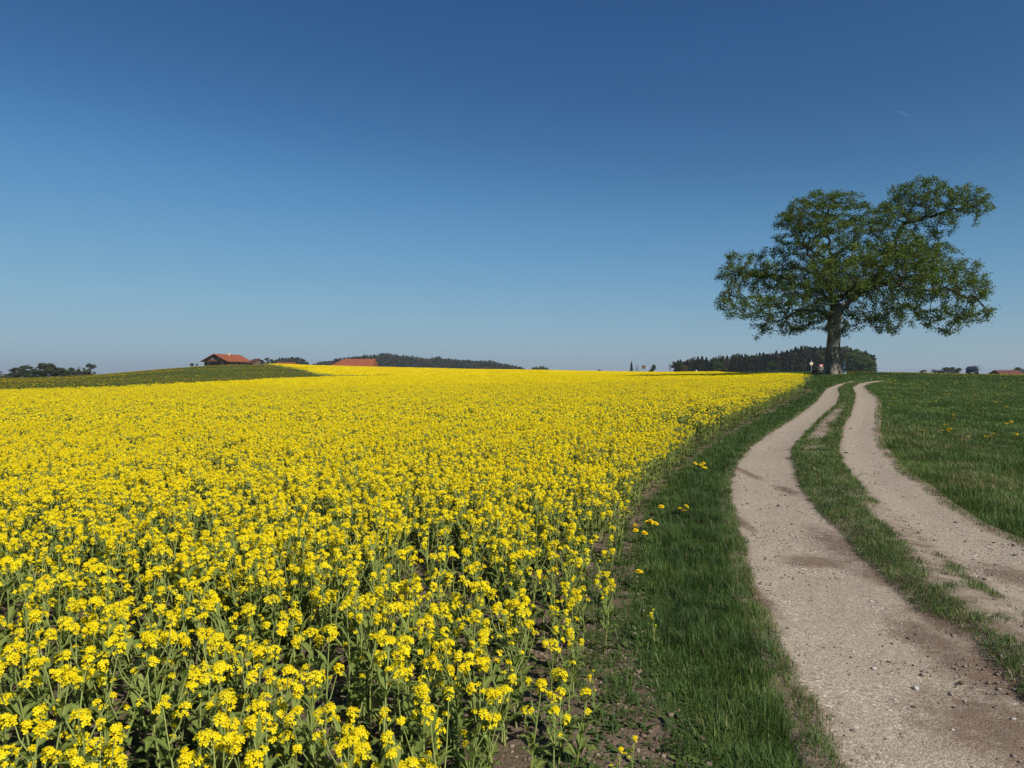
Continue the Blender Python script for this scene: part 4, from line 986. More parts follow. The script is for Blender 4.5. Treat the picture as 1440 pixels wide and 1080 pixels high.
# ------------------------------------------------------------------ other trees
def crown_quads(C, size, g, up=.3):
    n = len(C); nrm = g.normal(0, 1, (n, 3)) + np.array([0, 0, up]); nrm /= np.linalg.norm(nrm, axis=1)[:, None]
    a = np.cross(nrm, g.normal(size=(n, 3))); a /= np.linalg.norm(a, axis=1)[:, None]; b = np.cross(nrm, a); s_ = (size * g.uniform(.6, 1.3, n))[:, None]
    return np.stack([C - a * s_, C - b * s_ * .7, C + a * s_, C + b * s_ * .7], 1).reshape(-1, 3)
def tree_proto(kind, seed, mat, h=10.0, wdt=6.0, nleaf=1500, leaf_s=.22, dens=1.0, bare=False):
    g = np.random.default_rng(seed); tb = MB(); C = []
    if kind == 'spruce':
        tb.tube([(0, 0, -1), (0, 0, h * .5), (0, 0, h)], [h * .018, h * .012, .02], 6)
        for i in range(nleaf):
            t = g.random() ** 1.5; z = h * (.10 + .90 * t); R = wdt / 2 * (1 - t ** 1.6) ** .9 * (1 + .25 * math.sin(z * 4.5 + seed)) + .1
            a = g.uniform(0, 6.28); rr = R * g.random() ** .45; C.append((rr * math.cos(a), rr * math.sin(a), z - .22 * rr))
    else:
        th = h * .28; tb.tube([(0, 0, -1), (.1, 0, th), (0, .1, h * .62)], [h * .026, h * .02, h * .006], 7)
        lobes = []
        for i in range(13):
            a = i * 2.4 + g.uniform(-.4, .4); t = g.uniform(.14, .95); rr = wdt / 2 * math.sqrt(max(.02, 1 - ((t - .40) / .62) ** 2)) * g.uniform(.35, .85)
            c = np.array([rr * math.cos(a), rr * math.sin(a), h * t * .93]); lobes.append((c, wdt * g.uniform(.14, .24)))
            tb.tube([(0, 0, max(th * .8, c[2] * .55)), c * np.array([.5, .5, .85]), c], [h * .010, h * .006, h * .0025], 5)
            for q in range(4):
                e = c + g.normal(0, 1, 3) * lobes[-1][1] * .8; tb.tube([c, e], [h * .003, h * .001], 3)
        for i in range(nleaf):
            c, rd = lobes[int(g.integers(len(lobes)))]; v = g.normal(size=3); v /= np.linalg.norm(v); C.append(c + v * rd * g.random() ** .3 * np.array([1, 1, .8]))
    C = np.array(C); V = crown_quads(C, leaf_s, g)
    return tb, mesh_np('crown', V, [np.arange(len(V)).reshape(-1, 4)], {'rnd': np.repeat(g.random(len(C)), 4)}, [M[mat]])
PROTO = {}
def tree(name, proto, x, y, z, s, label, group=None, sz=None, rz=None):
    if proto not in PROTO:
        kw = dict(TREES[proto]); tb, cm = tree_proto(**kw)
        o = empty(name, (x, y, z), 0, label, 'tree', group); tb.build('trunk', M['far_bark'], o); link('crown', cm, o); PROTO[proto] = o
    else:
        o = copy_tree(PROTO[proto]); o.name = name; o['label'] = label; o['category'] = 'tree'
        if group: o['group'] = group
        elif 'group' in o: del o['group']
    o.location = (x, y, z); o.scale = (s, s, s if sz is None else sz); o.rotation_euler = (0, 0, random.uniform(0, 6.28) if rz is None else rz)
    return o
TREES = {
 'sp1': dict(kind='spruce', seed=1, mat='spruce', h=12, wdt=6.0, nleaf=1900, leaf_s=.34), 'sp2': dict(kind='spruce', seed=2, mat='spruce', h=12, wdt=7.0, nleaf=2000, leaf_s=.36),
 'sp3': dict(kind='spruce', seed=4, mat='spruce', h=12, wdt=5.4, nleaf=1700, leaf_s=.34), 'br1': dict(kind='leafy', seed=5, mat='brown_twigs', h=10, wdt=6.5, nleaf=1500, leaf_s=.26),
 'gr1': dict(kind='leafy', seed=6, mat='broadleaf', h=10, wdt=7.5, nleaf=1800, leaf_s=.30), 'gr2': dict(kind='leafy', seed=7, mat='broadleaf', h=10, wdt=6.5, nleaf=1800, leaf_s=.28),
 'fr1': dict(kind='leafy', seed=8, mat='fresh_green', h=10, wdt=8.0, nleaf=2000, leaf_s=.30), 'gg1': dict(kind='leafy', seed=9, mat='grey_green', h=10, wdt=7.4, nleaf=1900, leaf_s=.36),
 'gg2': dict(kind='leafy', seed=10, mat='grey_green', h=10, wdt=6.0, nleaf=1300, leaf_s=.28), 'bare': dict(kind='leafy', seed=11, mat='brown_twigs', h=10, wdt=6.5, nleaf=160, leaf_s=.14),
 'ru1': dict(kind='leafy', seed=12, mat='rust_leaf', h=10, wdt=7.0, nleaf=1200, leaf_s=.26)}
def pxw(px, Y): return (px - 720) / FPX * Y
def ptop(px, Y, top, base=None):
    """world spot and height of a tree standing at depth Y whose tip is seen at picture row `top`"""
    x = pxw(px, Y); z = gz(x, Y) if base is None else base
    return x, Y, z, EYE - (top - HOR) * Y / FPX - z

def build_wood():
    g = np.random.default_rng(17); G1 = 'trees of the dark wood behind the oak'
    skyline = lambda px: np.interp(px, [945, 955, 975, 1000, 1040, 1060, 1080, 1110, 1130, 1150, 1170, 1190, 1205, 1220, 1232], [510, 506, 503, 501, 498, 497.5, 495, 491, 487, 487, 486, 488, 491, 495, 503])
    for row, (Y, n_) in enumerate(((452, 40), (440, 40), (428, 38), (416, 36))):
        for i in range(n_):
            px = 948 + (1228 - 948) * (i + g.uniform(.1, .9)) / n_; top = skyline(px) + g.uniform(-1.5, 2.5) + (row * 1.2)
            k = g.random(); hedge = 1185 < px
            kind = ['sp1', 'sp2', 'sp3'][int(g.integers(3))] if (k < .58 and not hedge) else ('br1' if k < .80 and not hedge else ('gr1' if k < .93 else 'fr1'))
            if hedge and k < .35: kind = 'sp2'
            if hedge and row > 1: kind = 'fr1' if px > 1196 else 'gr2'; top += 4
            x, y, z, h = ptop(px, Y, top); h = max(h, 5)
            base = 12.0 if kind.startswith('sp') else 10.0; s = h / base
            lab = {'s': 'dark spruce in the wood on the skyline behind the oak', 'b': 'brown leafless tree in the wood on the skyline behind the oak', 'g': 'dark green broadleaf tree in the wood behind the oak', 'f': 'fresh green broadleaf tree in the wood behind the oak'}[kind[0]]
            nm = {'s': 'spruce_tree', 'b': 'bare_tree', 'g': 'broadleaf_tree', 'f': 'broadleaf_tree'}[kind[0]]
            tree(nm, kind, x, y, z, s * (1.0 if kind.startswith('sp') else .95), lab, {'s': 'spruces of the wood', 'b': 'leafless trees of the wood', 'g': 'broadleaf trees of the wood', 'f': 'fresh green trees of the wood'}[kind[0]], sz=s)
    # lighter bushes along the foot of the wood
    for px, top, kd in ((1010, 509, 'fr1'), (1016, 510, 'gr1'), (1082, 508, 'gr1'), (1092, 507, 'gr2'), (963, 513, 'ru1'), (985, 511, 'br1'), (1055, 511, 'br1'), (1128, 509, 'br1'), (1210, 500, 'fr1'), (1221, 503, 'fr1'), (1200, 503, 'gr2')):
        x, y, z, h = ptop(px, 402, top); s = max(h, 4) / 10
        lab = {'fr1': 'fresh green low tree at the foot of the dark wood', 'gr1': 'low dark green tree at the foot of the dark wood', 'gr2': 'low dark green tree at the foot of the dark wood', 'ru1': 'rust brown low tree at the left foot of the dark wood', 'br1': 'low leafless brown tree at the foot of the dark wood'}[kd]
        tree('broadleaf_tree' if kd != 'br1' else 'bare_tree', kd, x, y, z, s * 1.25, lab, 'low trees at the foot of the wood' if kd != 'ru1' else None, sz=s)
build_wood()

def build_scattered_trees():
    G = 'trees beyond the meadow at the far left'
    for px, top, Y, kd, wx, lb in ((-4, 521, 300, 'ru1', 1.6, 'rust brown tree at the left picture edge beyond the meadow'), (10, 525, 330, 'gg1', 1.3, 'lowest grey green bush between the rust brown tree and the tree row'),
        (26, 515, 320, 'gg1', 1.35, 'broad grey green tree starting the row at the far left'), (35, 512, 330, 'gg2', 1.1, 'tall thin-leaved tree second in the row at the far left'), (47, 514, 325, 'gr2', 1.2, 'dark green tree left of the tallest in the row'),
        (65, 508, 320, 'gg1', 1.2, 'tallest round-crowned tree of the row at the far left'), (84, 515, 325, 'gg1', 1.2, 'grey green tree right of the tallest one in the row'), (98, 517, 330, 'gr1', 1.3, 'green bushy tree near the right end of the row'),
        (110, 518, 325, 'gr2', 1.1, 'dense low tree just left of the gap in the row'), (112, 514, 340, 'bare', .7, 'leafless tree showing thin branches above the dense low tree'), (119, 516, 330, 'gr2', .55, 'narrow dark shrub beside the last tree of the row'), (127, 509.5, 320, 'gg2', .85, 'last round tree at the right end of the row, on the meadow edge')):
        x, y, z, h = ptop(px, Y, top); s = h / 10; tree('broadleaf_tree' if kd != 'bare' else 'bare_tree', kd, x, y, z, s * wx * 1.35, lb, G, sz=s)
    for px, top, kd in ((18, 522, 'gr2'), (30, 521, 'gg1'), (41, 520, 'gr1'), (55, 519, 'gg1'), (60, 521, 'gr2'), (73, 519, 'gr1'), (79, 520, 'gg1'), (91, 520, 'gr1'), (104, 521, 'gg1'), (116, 522, 'gr1'), (124, 521, 'gg1')):
        x, y, z, h = ptop(px, 308, top); s = h / 10; tree('bush', kd, x, y, z, s * 2.1, 'low dense bush filling the foot of the tree row at the far left', 'bushes at the foot of the far left tree row', sz=s)
    for px, top, Y, kd, wx, lb in ((270, 510, 262, 'gg1', 1.2, 'grey green shrub left of the farmhouse'), (277, 512, 262, 'gg2', 1.2, 'small shrub touching the farmhouse on its left'), (341, 499, 318, 'gr2', .5, 'dark slim tree rising behind the farmhouse roof'),
        (376, 502, 255, 'gg2', 1.1, 'pale bare-looking shrub right of the small grey barn'), (369, 505, 258, 'gg2', .9, 'low shrub in front of the small grey barn'), (382, 504, 258, 'gg1', .9, 'round pale shrub at the left end of the low red roof'),
        (512, 498, 420, 'sp3', .7, 'pointed dark spruce behind the long red roof'), (505, 501, 420, 'sp1', .7, 'shorter spruce left of the pointed one behind the long red roof'), (496, 501, 430, 'br1', 1, 'brown tree top behind the middle of the long red roof'), (473, 503, 430, 'br1', 1, 'brown tree top behind the left end of the long red roof'),
        (888, 508, 330, 'sp3', .6, 'slim conifer standing alone on the skyline of the field'), (896, 513, 330, 'bare', 1.3, 'low bush right beside the slim lone conifer'), (918, 513, 330, 'gr1', 1.2, 'round green bush on the skyline right of the brown board'), (942, 510, 360, 'bare', .9, 'bare tree standing just left of the dark wood'),
        (843, 519, 330, 'br1', 1.6, 'tiny dark tree top peeping over the field crest')):
        x, y, z, h = ptop(px, Y, top); s = max(h, 1.5) / (12 if kd.startswith('sp') else 10)
        tree({'s': 'conifer_tree'}.get(kd[0], 'small_tree'), kd, x, y, z, s * wx, lb, None, sz=s)
    for px, top, Y, kd, wx, lb in ((1298, 520.3, 420, 'gr1', 1.6, 'leftmost low tree of the far row beyond the right meadow'), (1315, 519, 420, 'gr2', 1.5, 'second low dark tree of the far row beyond the right meadow'), (1328, 516.5, 400, 'gr1', 1.4, 'tallest tree of the far row left of the dark car'),
        (1337, 515.5, 400, 'gr2', 1.4, 'dark tree of the far row between its tallest and the car'), (1346, 517.5, 400, 'gr1', 1.3, 'tree of the far row directly left of the dark car'), (1371, 512, 200, 'bare', 1.0, 'bare round-crowned tree right behind the dark car'), (1403, 520.5, 330, 'gr2', 1.4, 'dark bush at the left end of the red farm roof'),
        (1429, 516.5, 330, 'gr1', 1.2, 'dark tree at the right end of the red farm roof'), (1440, 518.5, 330, 'br1', 1.2, 'brown tree at the right picture edge beside the red farm roof')):
        x, y, z, h = ptop(px, Y, top); s = max(h, 1.5) / 10; tree('small_tree', kd, x, y, z, s * wx * 1.8, lb, None, sz=s)
build_scattered_trees()

# far wooded hills: they read as one mass of crowns
def build_far_woods():
    def wood(name, label, sky_pts, Y0, Y1, n_, seed, mats, s0=3.2, basez=-2):
        g = np.random.default_rng(seed); px = g.uniform(sky_pts[0][0], sky_pts[-1][0], n_); f = g.random(n_) ** .7; Y = Y0 + (Y1 - Y0) * f
        top = np.interp(px, [p[0] for p in sky_pts], [p[1] for p in sky_pts]); zt = EYE - (top - HOR) * Y1 / FPX
        X = (px - 720) / FPX * Y; Z = basez + (zt - basez) * (f ** .8) + g.uniform(-1.5, 1.2, n_); per = 22; C = []; R = []
        con = g.random(n_) < .45
        for i in range(n_):
            hgt = g.uniform(5, 8) if con[i] else g.uniform(3.5, 5.5); wd = hgt * (.32 if con[i] else .62)
            t = g.random(per); a = g.uniform(0, 6.28, per); rr = wd * ((1 - t) ** .8 if con[i] else np.sqrt(np.clip(1 - (2 * t - 1) ** 2, 0, 1))) * np.sqrt(g.random(per))
            C.append(np.stack([X[i] + rr * np.cos(a), Y[i] + rr * np.sin(a), Z[i] - hgt * .9 + hgt * t * 1.1], -1)); R.append(np.full(per, g.random() * .8) + .2 * g.random(per))
        C = np.concatenate(C); V = crown_quads(C, s0 * .42, g, .5)
        me = mesh_np(name, V, [np.arange(len(V)).reshape(-1, 4)], {'rnd': np.repeat(np.concatenate(R), 4)}, [M[mats]])
        tag(link(name, me), label, kind='stuff')
    wood('hill_forest', 'dark wooded hills on the skyline behind the long red roof', [(440, 512), (462, 508), (490, 503), (507, 502), (530, 499), (541, 497), (555, 499.5), (566, 500.5), (582, 502), (600, 505.5), (615, 502), (628, 505), (645, 506.5), (665, 508), (690, 508), (705, 511.5), (722, 515), (738, 518.5)], 900, 1250, 2600, 1, 'brown_mix')
    wood('distant_copse', 'low dark line of trees behind the far yellow field', [(748, 519), (756, 516), (764, 516.5), (772, 519.5)], 900, 1000, 90, 2, 'broadleaf')
    wood('forest_strip', 'wooded ridge between the small barn and the long red roof', [(384, 509), (392, 505), (405, 505), (415, 503), (424, 505), (434, 511)], 800, 1000, 500, 3, 'brown_mix')
n = N('brown_mix'); M['brown_mix'] = n.leaf(n.ramp(n.attr('rnd'), [(0, (0.012, 0.022, 0.012)), (0.4, (0.022, 0.032, 0.014)), (0.6, (0.060, 0.048, 0.030)), (0.85, (0.075, 0.065, 0.035)), (1, (0.05, 0.07, 0.02))]), 0.15, spec=0.1)
build_far_woods()

# far mountains
def build_mountains():
    plain('mountain_rock', (0.12, 0.14, 0.12), 0.9, 0.1, .3, .002)
    g = np.random.default_rng(4); Y = 18000; V = []; m = 240; D = 14
    prof = np.interp(np.linspace(1180, 1480, m), [1180, 1240, 1262, 1280, 1296, 1310, 1330, 1360, 1384, 1394, 1404, 1420, 1445, 1480], [527, 525, 523.5, 520, 518, 521, 524, 522, 518, 516.8, 519, 524, 523, 525])
    for k in range(D):
        f = k / (D - 1); hgt = math.sin(math.pi * f) ** .8
        for i, px in enumerate(np.linspace(1180, 1480, m)):
            y = Y + (f - .5) * 6000; x = (px - 720) / FPX * Y; top = EYE - (prof[i] - HOR) * Y / FPX
            V.append((x, y, -60 + (top + 60) * hgt + (60 * (float(vnoise(px * 1.3, f * 40, 4, 3)) - .5) * hgt)))
    i = np.arange(D - 1)[:, None]; j = np.arange(m - 1)[None, :]
    F = np.stack([i * m + j, i * m + j + 1, (i + 1) * m + j + 1, (i + 1) * m + j], -1).reshape(-1, 4)
    tag(link('mountains', mesh_np('mountains', np.array(V), [F], None, [M['mountain_rock']], smooth=True)), kind='structure')
build_mountains()

# ------------------------------------------------------------------ farm buildings
plain('brown_boards', (0.20, 0.085, 0.042), 0.8, 0.2, .35, 2); plain('grey_boards', (0.12, 0.085, 0.065), 0.85, 0.1, .3, 1.5)
plain('white_paint', (0.7, 0.68, 0.64), 0.6, 0.3, .08, 3); plain('dark_glass', (0.03, 0.035, 0.04), 0.15, 0.5, .1, 1); plain('plaster', (0.55, 0.50, 0.42), 0.9, 0.1, .12, .8)
plain('dark_wood', (0.05, 0.03, 0.02), 0.8, 0.2, .3, 2)
n = N('roof_tiles'); P = n.n('TexCoord').outputs['Object']; wv = n.n('TexWave', {'wave_type': 'BANDS', 'bands_direction': 'Z'}, Scale=2.2, Vector=P)
c = n.ramp(n.noise(P, 1.2, 6, .7), [(0.3, (0.20, 0.060, 0.028)), (0.6, (0.30, 0.092, 0.040)), (0.8, (0.34, 0.13, 0.065))]); c = n.mix(.25, c, n.ramp(wv.outputs['Fac'], [(0.3, (0.18, 0.05, 0.02)), (0.7, (0.32, 0.10, 0.042))]))
M['roof_tiles'] = n.bsdf(c, .8, .2)
n = N('old_roof'); M['old_roof'] = n.bsdf(n.ramp(n.noise(n.n('TexCoord').outputs['Object'], 1.2, 6, .7), [(0.3, (0.10, 0.042, 0.034)), (0.7, (0.17, 0.07, 0.055))]), .85, .1)

def farm_house(name, label, cat, loc, rz, W, L, eave, rise, over, wall, roof='roof_tiles', gable_detail=True, hip=0.0, chimneys=((.45, .25),)):
    o = empty(name, loc, rz, label, cat); hw = W / 2; t = .22; sl = rise / hw
    b = MB(); b.prism([(-hw, -2), (hw, -2), (hw, eave), (0, eave + rise), (-hw, eave)], 0, L) if not hip else b.box(-hw, hw, 0, L, -2, eave)
    b.build('wall', M[wall], o)
    ez = eave - sl * over; r = MB()
    if not hip:
        for s_ in (-1, 1):
            p = [(s_ * (hw + over), ez + .06), (s_ * (hw + over), ez + .06 + t), (0, eave + rise + .06 + t), (0, eave + rise + .06)]
            r.prism(p if s_ > 0 else p[::-1], -over, L + over)
    else:
        X = hw + over; y0, y1 = -over, L + over; zt = eave + rise + .2
        r.add([(-X, y0, ez), (X, y0, ez), (X, y1, ez), (-X, y1, ez), (0, y0 + hip, zt), (0, y1, zt)], [(0, 1, 4), (1, 2, 5, 4), (3, 0, 4, 5), (2, 3, 5), (3, 2, 1, 0)])
    ro = r.build('roof', M[roof], o)
    for fy, fx in chimneys:
        c = MB(); cx = hw * fx; zz = eave + rise * (1 - abs(fx)); c.box(cx - .4, cx + .4, L * fy - .4, L * fy + .4, zz - .6, eave + rise + 1.0); c.box(cx - .5, cx + .5, L * fy - .5, L * fy + .5, eave + rise + 1.003, eave + rise + 1.15)
        c.build('chimney', M['plaster'], ro)
    if gable_detail:
        def window(x, z, w_, h_, y=-.05, ax='y'):
            f = MB(); g_ = MB()
            if ax == 'y':
                for a0, a1, b0, b1 in ((x - w_ / 2, x - w_ / 2 + .12, z, z + h_), (x + w_ / 2 - .12, x + w_ / 2, z, z + h_), (x - w_ / 2 + .12, x + w_ / 2 - .12, z, z + .12), (x - w_ / 2 + .12, x + w_ / 2 - .12, z + h_ - .12, z + h_)): f.box(a0, a1, y - .04, y + .06, b0, b1)
                g_.box(x - w_ / 2 + .12, x + w_ / 2 - .12, y + .0, y + .055, z + .12, z + h_ - .12)
            else:
                for a0, a1, b0, b1 in ((x - w_ / 2, x - w_ / 2 + .12, z, z + h_), (x + w_ / 2 - .12, x + w_ / 2, z, z + h_), (x - w_ / 2 + .12, x + w_ / 2 - .12, z, z + .12), (x - w_ / 2 + .12, x + w_ / 2 - .12, z + h_ - .12, z + h_)): f.box(y - .06, y + .04, a0, a1, b0, b1)
                g_.box(y - .055, y, x - w_ / 2 + .12, x + w_ / 2 - .12, z + .12, z + h_ - .12)
            fo = f.build('window', M['white_paint'], o); g_.build('pane', M['dark_glass'], fo)
        for x in (-.6, .6): window(x * hw, eave - 1.9, 1.1, 1.3)
        for x in (-.28, .28): window(x * hw, eave + .35, 1.0, 1.1)
        for y in (.2, .42, .64, .84): window(L * y, eave - 2.1, 1.1, 1.3, hw + .05, 'x')
        bl = MB(); bl.box(-hw * .9, hw * .9, -1.2, -.003, eave - .55, eave - .4)
        for k in range(25): bl.box(-hw * .9 + k * hw * 1.8 / 24 - .04, -hw * .9 + k * hw * 1.8 / 24 + .04, -1.2, -1.14, eave - .397, eave + .35)
        bl.box(-hw * .92, hw * .92, -1.23, -1.11, eave + .353, eave + .45); bl.build('balcony', M['dark_wood'], o)
    return o
def bld(px, Y, top):  # ridge height seen at row top
    return pxw(px, Y), Y, EYE - (top - HOR) * Y / FPX
x, y, zr = bld(303, 300, 498); farm_house('farmhouse', 'brown wooden farmhouse with a wide red tiled gable roof on the green rise', 'farmhouse', (x, y, zr - 6.6), math.radians(-11), 10.4, 17, 3.9, 2.6, 1.2, 'brown_boards', chimneys=((.52, .12),))
x, y, zr = bld(364, 292, 504.5); farm_house('small_barn', 'small grey brown barn with a dark roof right of the farmhouse', 'barn', (x, y, zr - 4.8), math.radians(35), 5.2, 7, 3.0, 1.6, .5, 'grey_boards', 'old_roof', False, chimneys=())
x, y, zr = bld(388, 330, 510.2); farm_house('shed', 'low red roofed shed just right of the small grey barn', 'shed', (x, y + 3, zr - 4.0), math.radians(-88), 6, 8, 2.8, 1.2, .4, 'brown_boards', 'roof_tiles', False, chimneys=())
x, y, zr = bld(462, 385, 504.3); farm_house('long_barn', 'long barn of which only the wide red roof shows above the yellow field', 'barn', (x, y + 8, zr - 8.2), math.radians(-92), 15, 23.5, 4.0, 4.0, .6, 'brown_boards', 'roof_tiles', False, hip=7.5, chimneys=())
x, y, zr = bld(1408, 300, 521.3); farm_house('red_barn', 'reddish roofed farm building at the far right on the skyline', 'barn', (x, y + 4, zr - 5.0), math.radians(-85), 8, 10, 3.2, 1.8, .4, 'grey_boards', 'old_roof', False, chimneys=())

# ------------------------------------------------------------------ things at the oak
plain('weathered_wood', (0.42, 0.37, 0.30), 0.85, 0.1, .3, 6); plain('post_grey', (0.30, 0.30, 0.29), 0.6, 0.3, .15, 8); plain('galvanised', (0.42, 0.43, 0.44), 0.45, 0.5, .1, 6, .6)
plain('sign_white', (0.60, 0.59, 0.56), 0.4, 0.3, .04, 4); plain('sign_red', (0.58, 0.03, 0.03), 0.4, 0.3, .05, 4); plain('sign_yellow', (0.75, 0.48, 0.02), 0.4, 0.3, .05, 4); plain('stone_white', (0.74, 0.73, 0.70), 0.85, 0.1, .2, 6); plain('board_brown', (0.16, 0.09, 0.05), 0.8, 0.1, .2, 4)
def build_bench():
    Y = 72.0; x = pxw(1158, Y); o = empty('park_bench', (x, Y, gz(x, Y) - .10), math.radians(12), 'weathered wooden bench standing left of the oak trunk', 'bench')
    s_ = MB()
    for k in range(4): s_.box(-.78, .78, -.42 + k * .115, -.42 + k * .115 + .095, .42, .46, .008)
    s_.build('seat', M['weathered_wood'], o)
    b = MB()
    for k in range(3): b.box(-.78, .78, .06 + k * .03, .10 + k * .03, .56 + k * .13, .665 + k * .13, .008)
    b.build('backrest', M['weathered_wood'], o)
    for sx in (-.62, .62):
        l = MB(); l.box(sx - .045, sx + .045, -.40, -.30, -.05, .417); l.box(sx - .045, sx + .045, -.02, .055, -.05, .417); l.box(sx - .04, sx + .04, -.297, -.023, .34, .413); l.tube([(sx, .03, .41), (sx, .15, .93)], .035, 6)
        l.build('leg', M['dark_wood'], o)
build_bench()
def build_table():
    Y = 71.0; x = pxw(1144.5, Y); o = empty('litter_bin', (x, Y, gz(x, Y) - .12), 0, 'dark round bin beside the left end of the bench', 'bin')
    b = MB(); b.loft([[(r_ * math.cos(t), r_ * math.sin(t), z_) for t in [6.283 * k / 14 for k in range(14)]] for r_, z_ in ((.17, 0), (.21, .52), (.225, .53), (.225, .56), (.19, .56), (.16, .15))]); b.build('body', M['dark_wood'], o)
    p = MB(); p.tube([(.26, .0, -.1), (.26, 0, .72)], .03, 7); p.build('post', M['dark_wood'], o)
build_table()
def build_signs():
    Y = 118.0; x = pxw(1154.8, Y); zc_ = EYE - (514.3 - HOR) * Y / FPX; z0 = gz(x, Y); o = empty('give_way_sign', (x, Y, z0), 0, 'white triangular give way sign with a red border pointing down, behind the bench', 'road sign'); h = zc_ - z0
    p = MB(); p.tube([(0, .06, -.3), (0, .06, h + .3)], .038, 8); p.build('post', M['galvanised'], o)
    def tri(r_): return [(r_ * math.cos(t), h + r_ * math.sin(t)) for t in (math.radians(-90), math.radians(30), math.radians(150))]
    a = MB(); a.prism(tri(.48), -.0, .02); pl = a.build('sign_plate', M['sign_red'], o); c = MB(); c.prism(tri(.31), -.006, -.002); c.build('sign_face', M['sign_white'], pl)
    Y = 122.0; x = pxw(1141, Y); zc_ = EYE - (511.2 - HOR) * Y / FPX; z0 = gz(x, Y); h = zc_ - z0
    o = empty('priority_road_sign', (x, Y, z0), 0, 'diamond shaped white and yellow priority road sign on a grey pole', 'road sign')
    p = MB(); p.tube([(0, .06, -.3), (0, .06, h + .65)], .04, 8); p.build('post', M['galvanised'], o)
    d = lambda r_: [(r_, h), (0, h + r_), (-r_, h), (0, h - r_)]
    a = MB(); a.prism(d(.37), 0, .02); pl = a.build('sign_plate', M['sign_white'], o); c = MB(); c.prism(d(.20), -.006, -.002); c.build('sign_face', M['sign_yellow'], pl)
    # wayside cross
    Y = 67.0; x = pxw(1187.3, Y); z0 = gz(x, Y); top = EYE - (508.0 - HOR) * Y / FPX - z0; o = empty('wayside_cross', (x, Y, z0), math.radians(-8), 'small pale wayside cross on a stone base right of the oak trunk', 'wayside cross')
    b = MB(); b.loft([[(sx * a_, sy * a_ * .8, z_) for sx, sy in ((-1, -1), (1, -1), (1, 1), (-1, 1))] for a_, z_ in ((.21, -.1), (.19, .12), (.135, .16), (.12, top * .55), (.15, top * .57), (.15, top * .62))]); b.build('base', M['stone_white'], o)
    c = MB(); c.box(-.045, .045, -.04, .04, top * .62 + .002, top); c.box(-.17, -.047, -.037, .037, top * .80, top * .80 + .08); c.box(.047, .17, -.037, .037, top * .80, top * .80 + .08); c.build('cross', M['stone_white'], o)
    f = MB(); f.box(-.075, .075, -.125, -.118, top * .30, top * .46); f.build('plaque', M['dark_wood'], o)
    # far brown board and white box near the wood
    Y = 320.0; x = pxw(905, Y); z0 = gz(x, Y); zt = EYE - (513.8 - HOR) * Y / FPX - z0; o = empty('field_board', (x, Y, z0), 0, 'square brown board on two posts on the field skyline', 'sign board')
    b = MB(); b.box(-.8, .8, -.05, .05, zt - 1.5, zt); b.build('board', M['board_brown'], o)
    for sx in (-.55, .55): q = MB(); q.tube([(sx, .12, -.5), (sx, .12, zt - .1)], .07, 6); q.build('post', M['dark_wood'], o)
    Y = 300.0; x = pxw(979, Y); z0 = gz(x, Y); zt = EYE - (520.3 - HOR) * Y / FPX - z0; o = empty('beehive_box', (x, Y, z0), .3, 'small white box at the foot of the dark wood', 'box')
    b = MB(); b.box(-.35, .35, -.3, .3, zt - 1.0, zt - .15, .03); b.build('body', M['sign_white'], o); b = MB(); b.box(-.42, .42, -.37, .37, zt - .147, zt, .03); b.build('lid', M['post_grey'], o)
    b = MB(); [b.box(sx - .05, sx + .05, sy - .05, sy + .05, -.3, zt - 1.003) for sx in (-.28, .28) for sy in (-.22, .22)]; b.build('stand', M['dark_wood'], o)
build_signs()

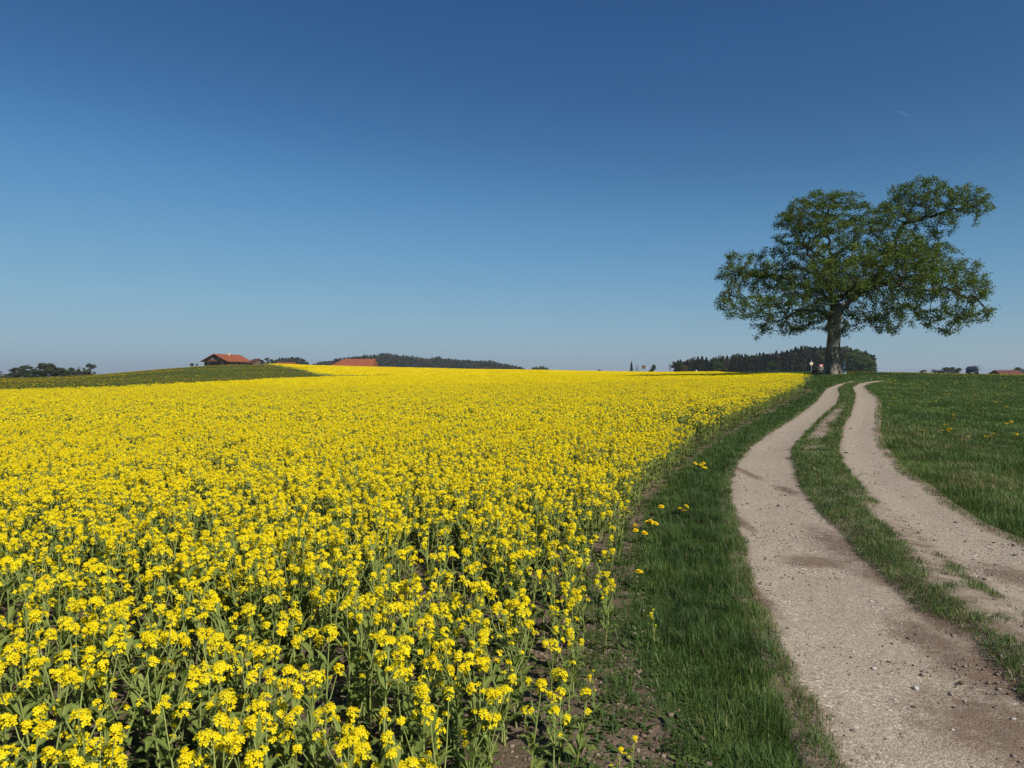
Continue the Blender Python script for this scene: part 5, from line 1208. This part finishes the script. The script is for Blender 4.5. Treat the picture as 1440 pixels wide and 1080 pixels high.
def build_car():
    n = N('car_paint'); M['car_paint'] = n.bsdf((0.010, 0.014, 0.028), .25, .5); plain('rubber', (0.015, 0.015, 0.015), .8, .2, .1, 3); plain('lamp_glass', (.75, .75, .72), .15, .6, .05, 2)
    Y = 118.0; x = pxw(1367.5, Y); top = EYE - (514.6 - HOR) * Y / FPX; o = empty('parked_car', (x, Y, top - 1.55), math.radians(-31), 'dark blue car seen from the front beyond the crest of the right meadow', 'car')
    W, Lg = .88, 4.2
    def sec(y, hw, z0, z1, hw2, z2):   # one cross-section: sill, waist, roof
        return [(-hw * .92, y, z0), (hw * .92, y, z0), (hw, y, (z0 + z1) / 2), (hw * .98, y, z1), (hw2, y, z2), (-hw2, y, z2), (-hw * .98, y, z1), (-hw, y, (z0 + z1) / 2)]
    b = MB(); b.loft([sec(0, W * .86, .30, .62, W * .80, .66), sec(.12, W * .96, .24, .70, W * .88, .76), sec(.95, W, .22, .88, W * .90, .94), sec(1.15, W, .22, .92, W * .86, .97), sec(1.95, W, .22, .95, W * .70, 1.47), sec(2.7, W, .22, .96, W * .71, 1.52), sec(3.6, W, .22, .97, W * .68, 1.46), sec(4.05, W * .97, .26, .95, W * .80, 1.02), sec(4.2, W * .90, .32, .9, W * .80, .95)])
    body = b.build('body', M['car_paint'], o, True)
    g_ = MB(); g_.add([(-.70, 1.20, 1.00), (.70, 1.20, 1.00), (.58, 1.90, 1.44), (-.58, 1.90, 1.44)], [(0, 1, 2, 3)])
    bpy_o = g_.build('windscreen', M['dark_glass'], o); sm = bpy_o.modifiers.new('t', 'SOLIDIFY'); sm.thickness = .03; sm.offset = 1
    for s_ in (-1, 1):
        g_ = MB(); g_.prism([(1.45, .99), (3.75, 1.0), (3.35, 1.38), (2.0, 1.40)], 0, .02)
        w_ = g_.build('side_window', M['dark_glass'], o); w_.rotation_euler = (0, 0, math.pi / 2); w_.location = (s_ * .80 + (.01 if s_ > 0 else -.01), 0, 0); w_.scale = (1, 1, 1)
        h_ = MB(); h_.loft([[(s_ * .60 + .17 * math.cos(t), -.02 + d + .10 * (s_ * math.cos(t) + 1) * .5, .60 + .085 * math.sin(t)) for t in [6.283 * k / 12 for k in range(12)]] for d in (0, .12)]); h_.build('headlight', M['lamp_glass'], o)
        m_ = MB(); m_.box(s_ * .95 - .09, s_ * .95 + .09, 1.45, 1.55, .98, 1.11, .02); m_.build('side_mirror', M['car_paint'], o)
        for yy in (.80, 3.35):
            t_ = MB(); ring = lambda r_, xx: [(xx, yy + r_ * math.cos(t), .31 + r_ * math.sin(t)) for t in [6.283 * k / 18 for k in range(18)]]
            t_.loft([ring(.24, s_ * .68), ring(.31, s_ * .70), ring(.31, s_ * .86), ring(.22, s_ * .89)]); w2 = t_.build('wheel', M['rubber'], o)
            r_ = MB(); r_.loft([ring(.20, s_ * .891), ring(.17, s_ * .90)]); r_.build('rim', M['galvanised'], w2)
    p = MB(); p.box(-.26, .26, -.045, -.02, .38, .49); p.build('number_plate', M['sign_white'], o)
    q = MB(); q.box(-.40, .40, -.02, .02, .54, .66); q.build('grille', M['rubber'], o)
build_car()

# faint vapour trail high on the right
def build_trail():
    n = N('vapour'); d = n.n('BsdfDiffuse', Color=(.9, .9, .9)); t = n.n('BsdfTransparent'); mx = n.n('MixShader', i0=.035, i1=t.outputs[0], i2=d.outputs[0]); n.t.links.new(mx.outputs[0], n.out.inputs[0]); M['vapour'] = n.m
    Y = 20000.0; p = lambda px, py: Vector(((px - 720) / FPX * Y, Y, EYE - (py - HOR) * Y / FPX)); a, b = p(1255, 157), p(1279, 166); m = MB(); k = 16
    m.tube([a.lerp(b, i / k) for i in range(k + 1)], [2 + 26 * math.sin(math.pi * i / k) for i in range(k + 1)], 8); tag(m.build('vapour_trail', M['vapour'], None, True), 'short faint white vapour trail high in the sky on the right', kind='stuff')
build_trail()

# ------------------------------------------------------------------ the air
def build_haze():
    n = N('air'); v = n.n('VolumePrincipled', Color=(.76, .90, 1.0)); v.inputs['Density'].default_value = HAZE; v.inputs['Anisotropy'].default_value = 0.1
    n.t.links.new(v.outputs[0], n.out.inputs['Volume']); M['air'] = n.m
    b = MB(); b.box(-31000, 31000, -31000, 31000, -80, 230); o = b.build('haze', M['air']); tag(o, 'thin even haze in the air over the fields', kind='stuff')
HAZE = 1.2e-4
if HAZE: build_haze()
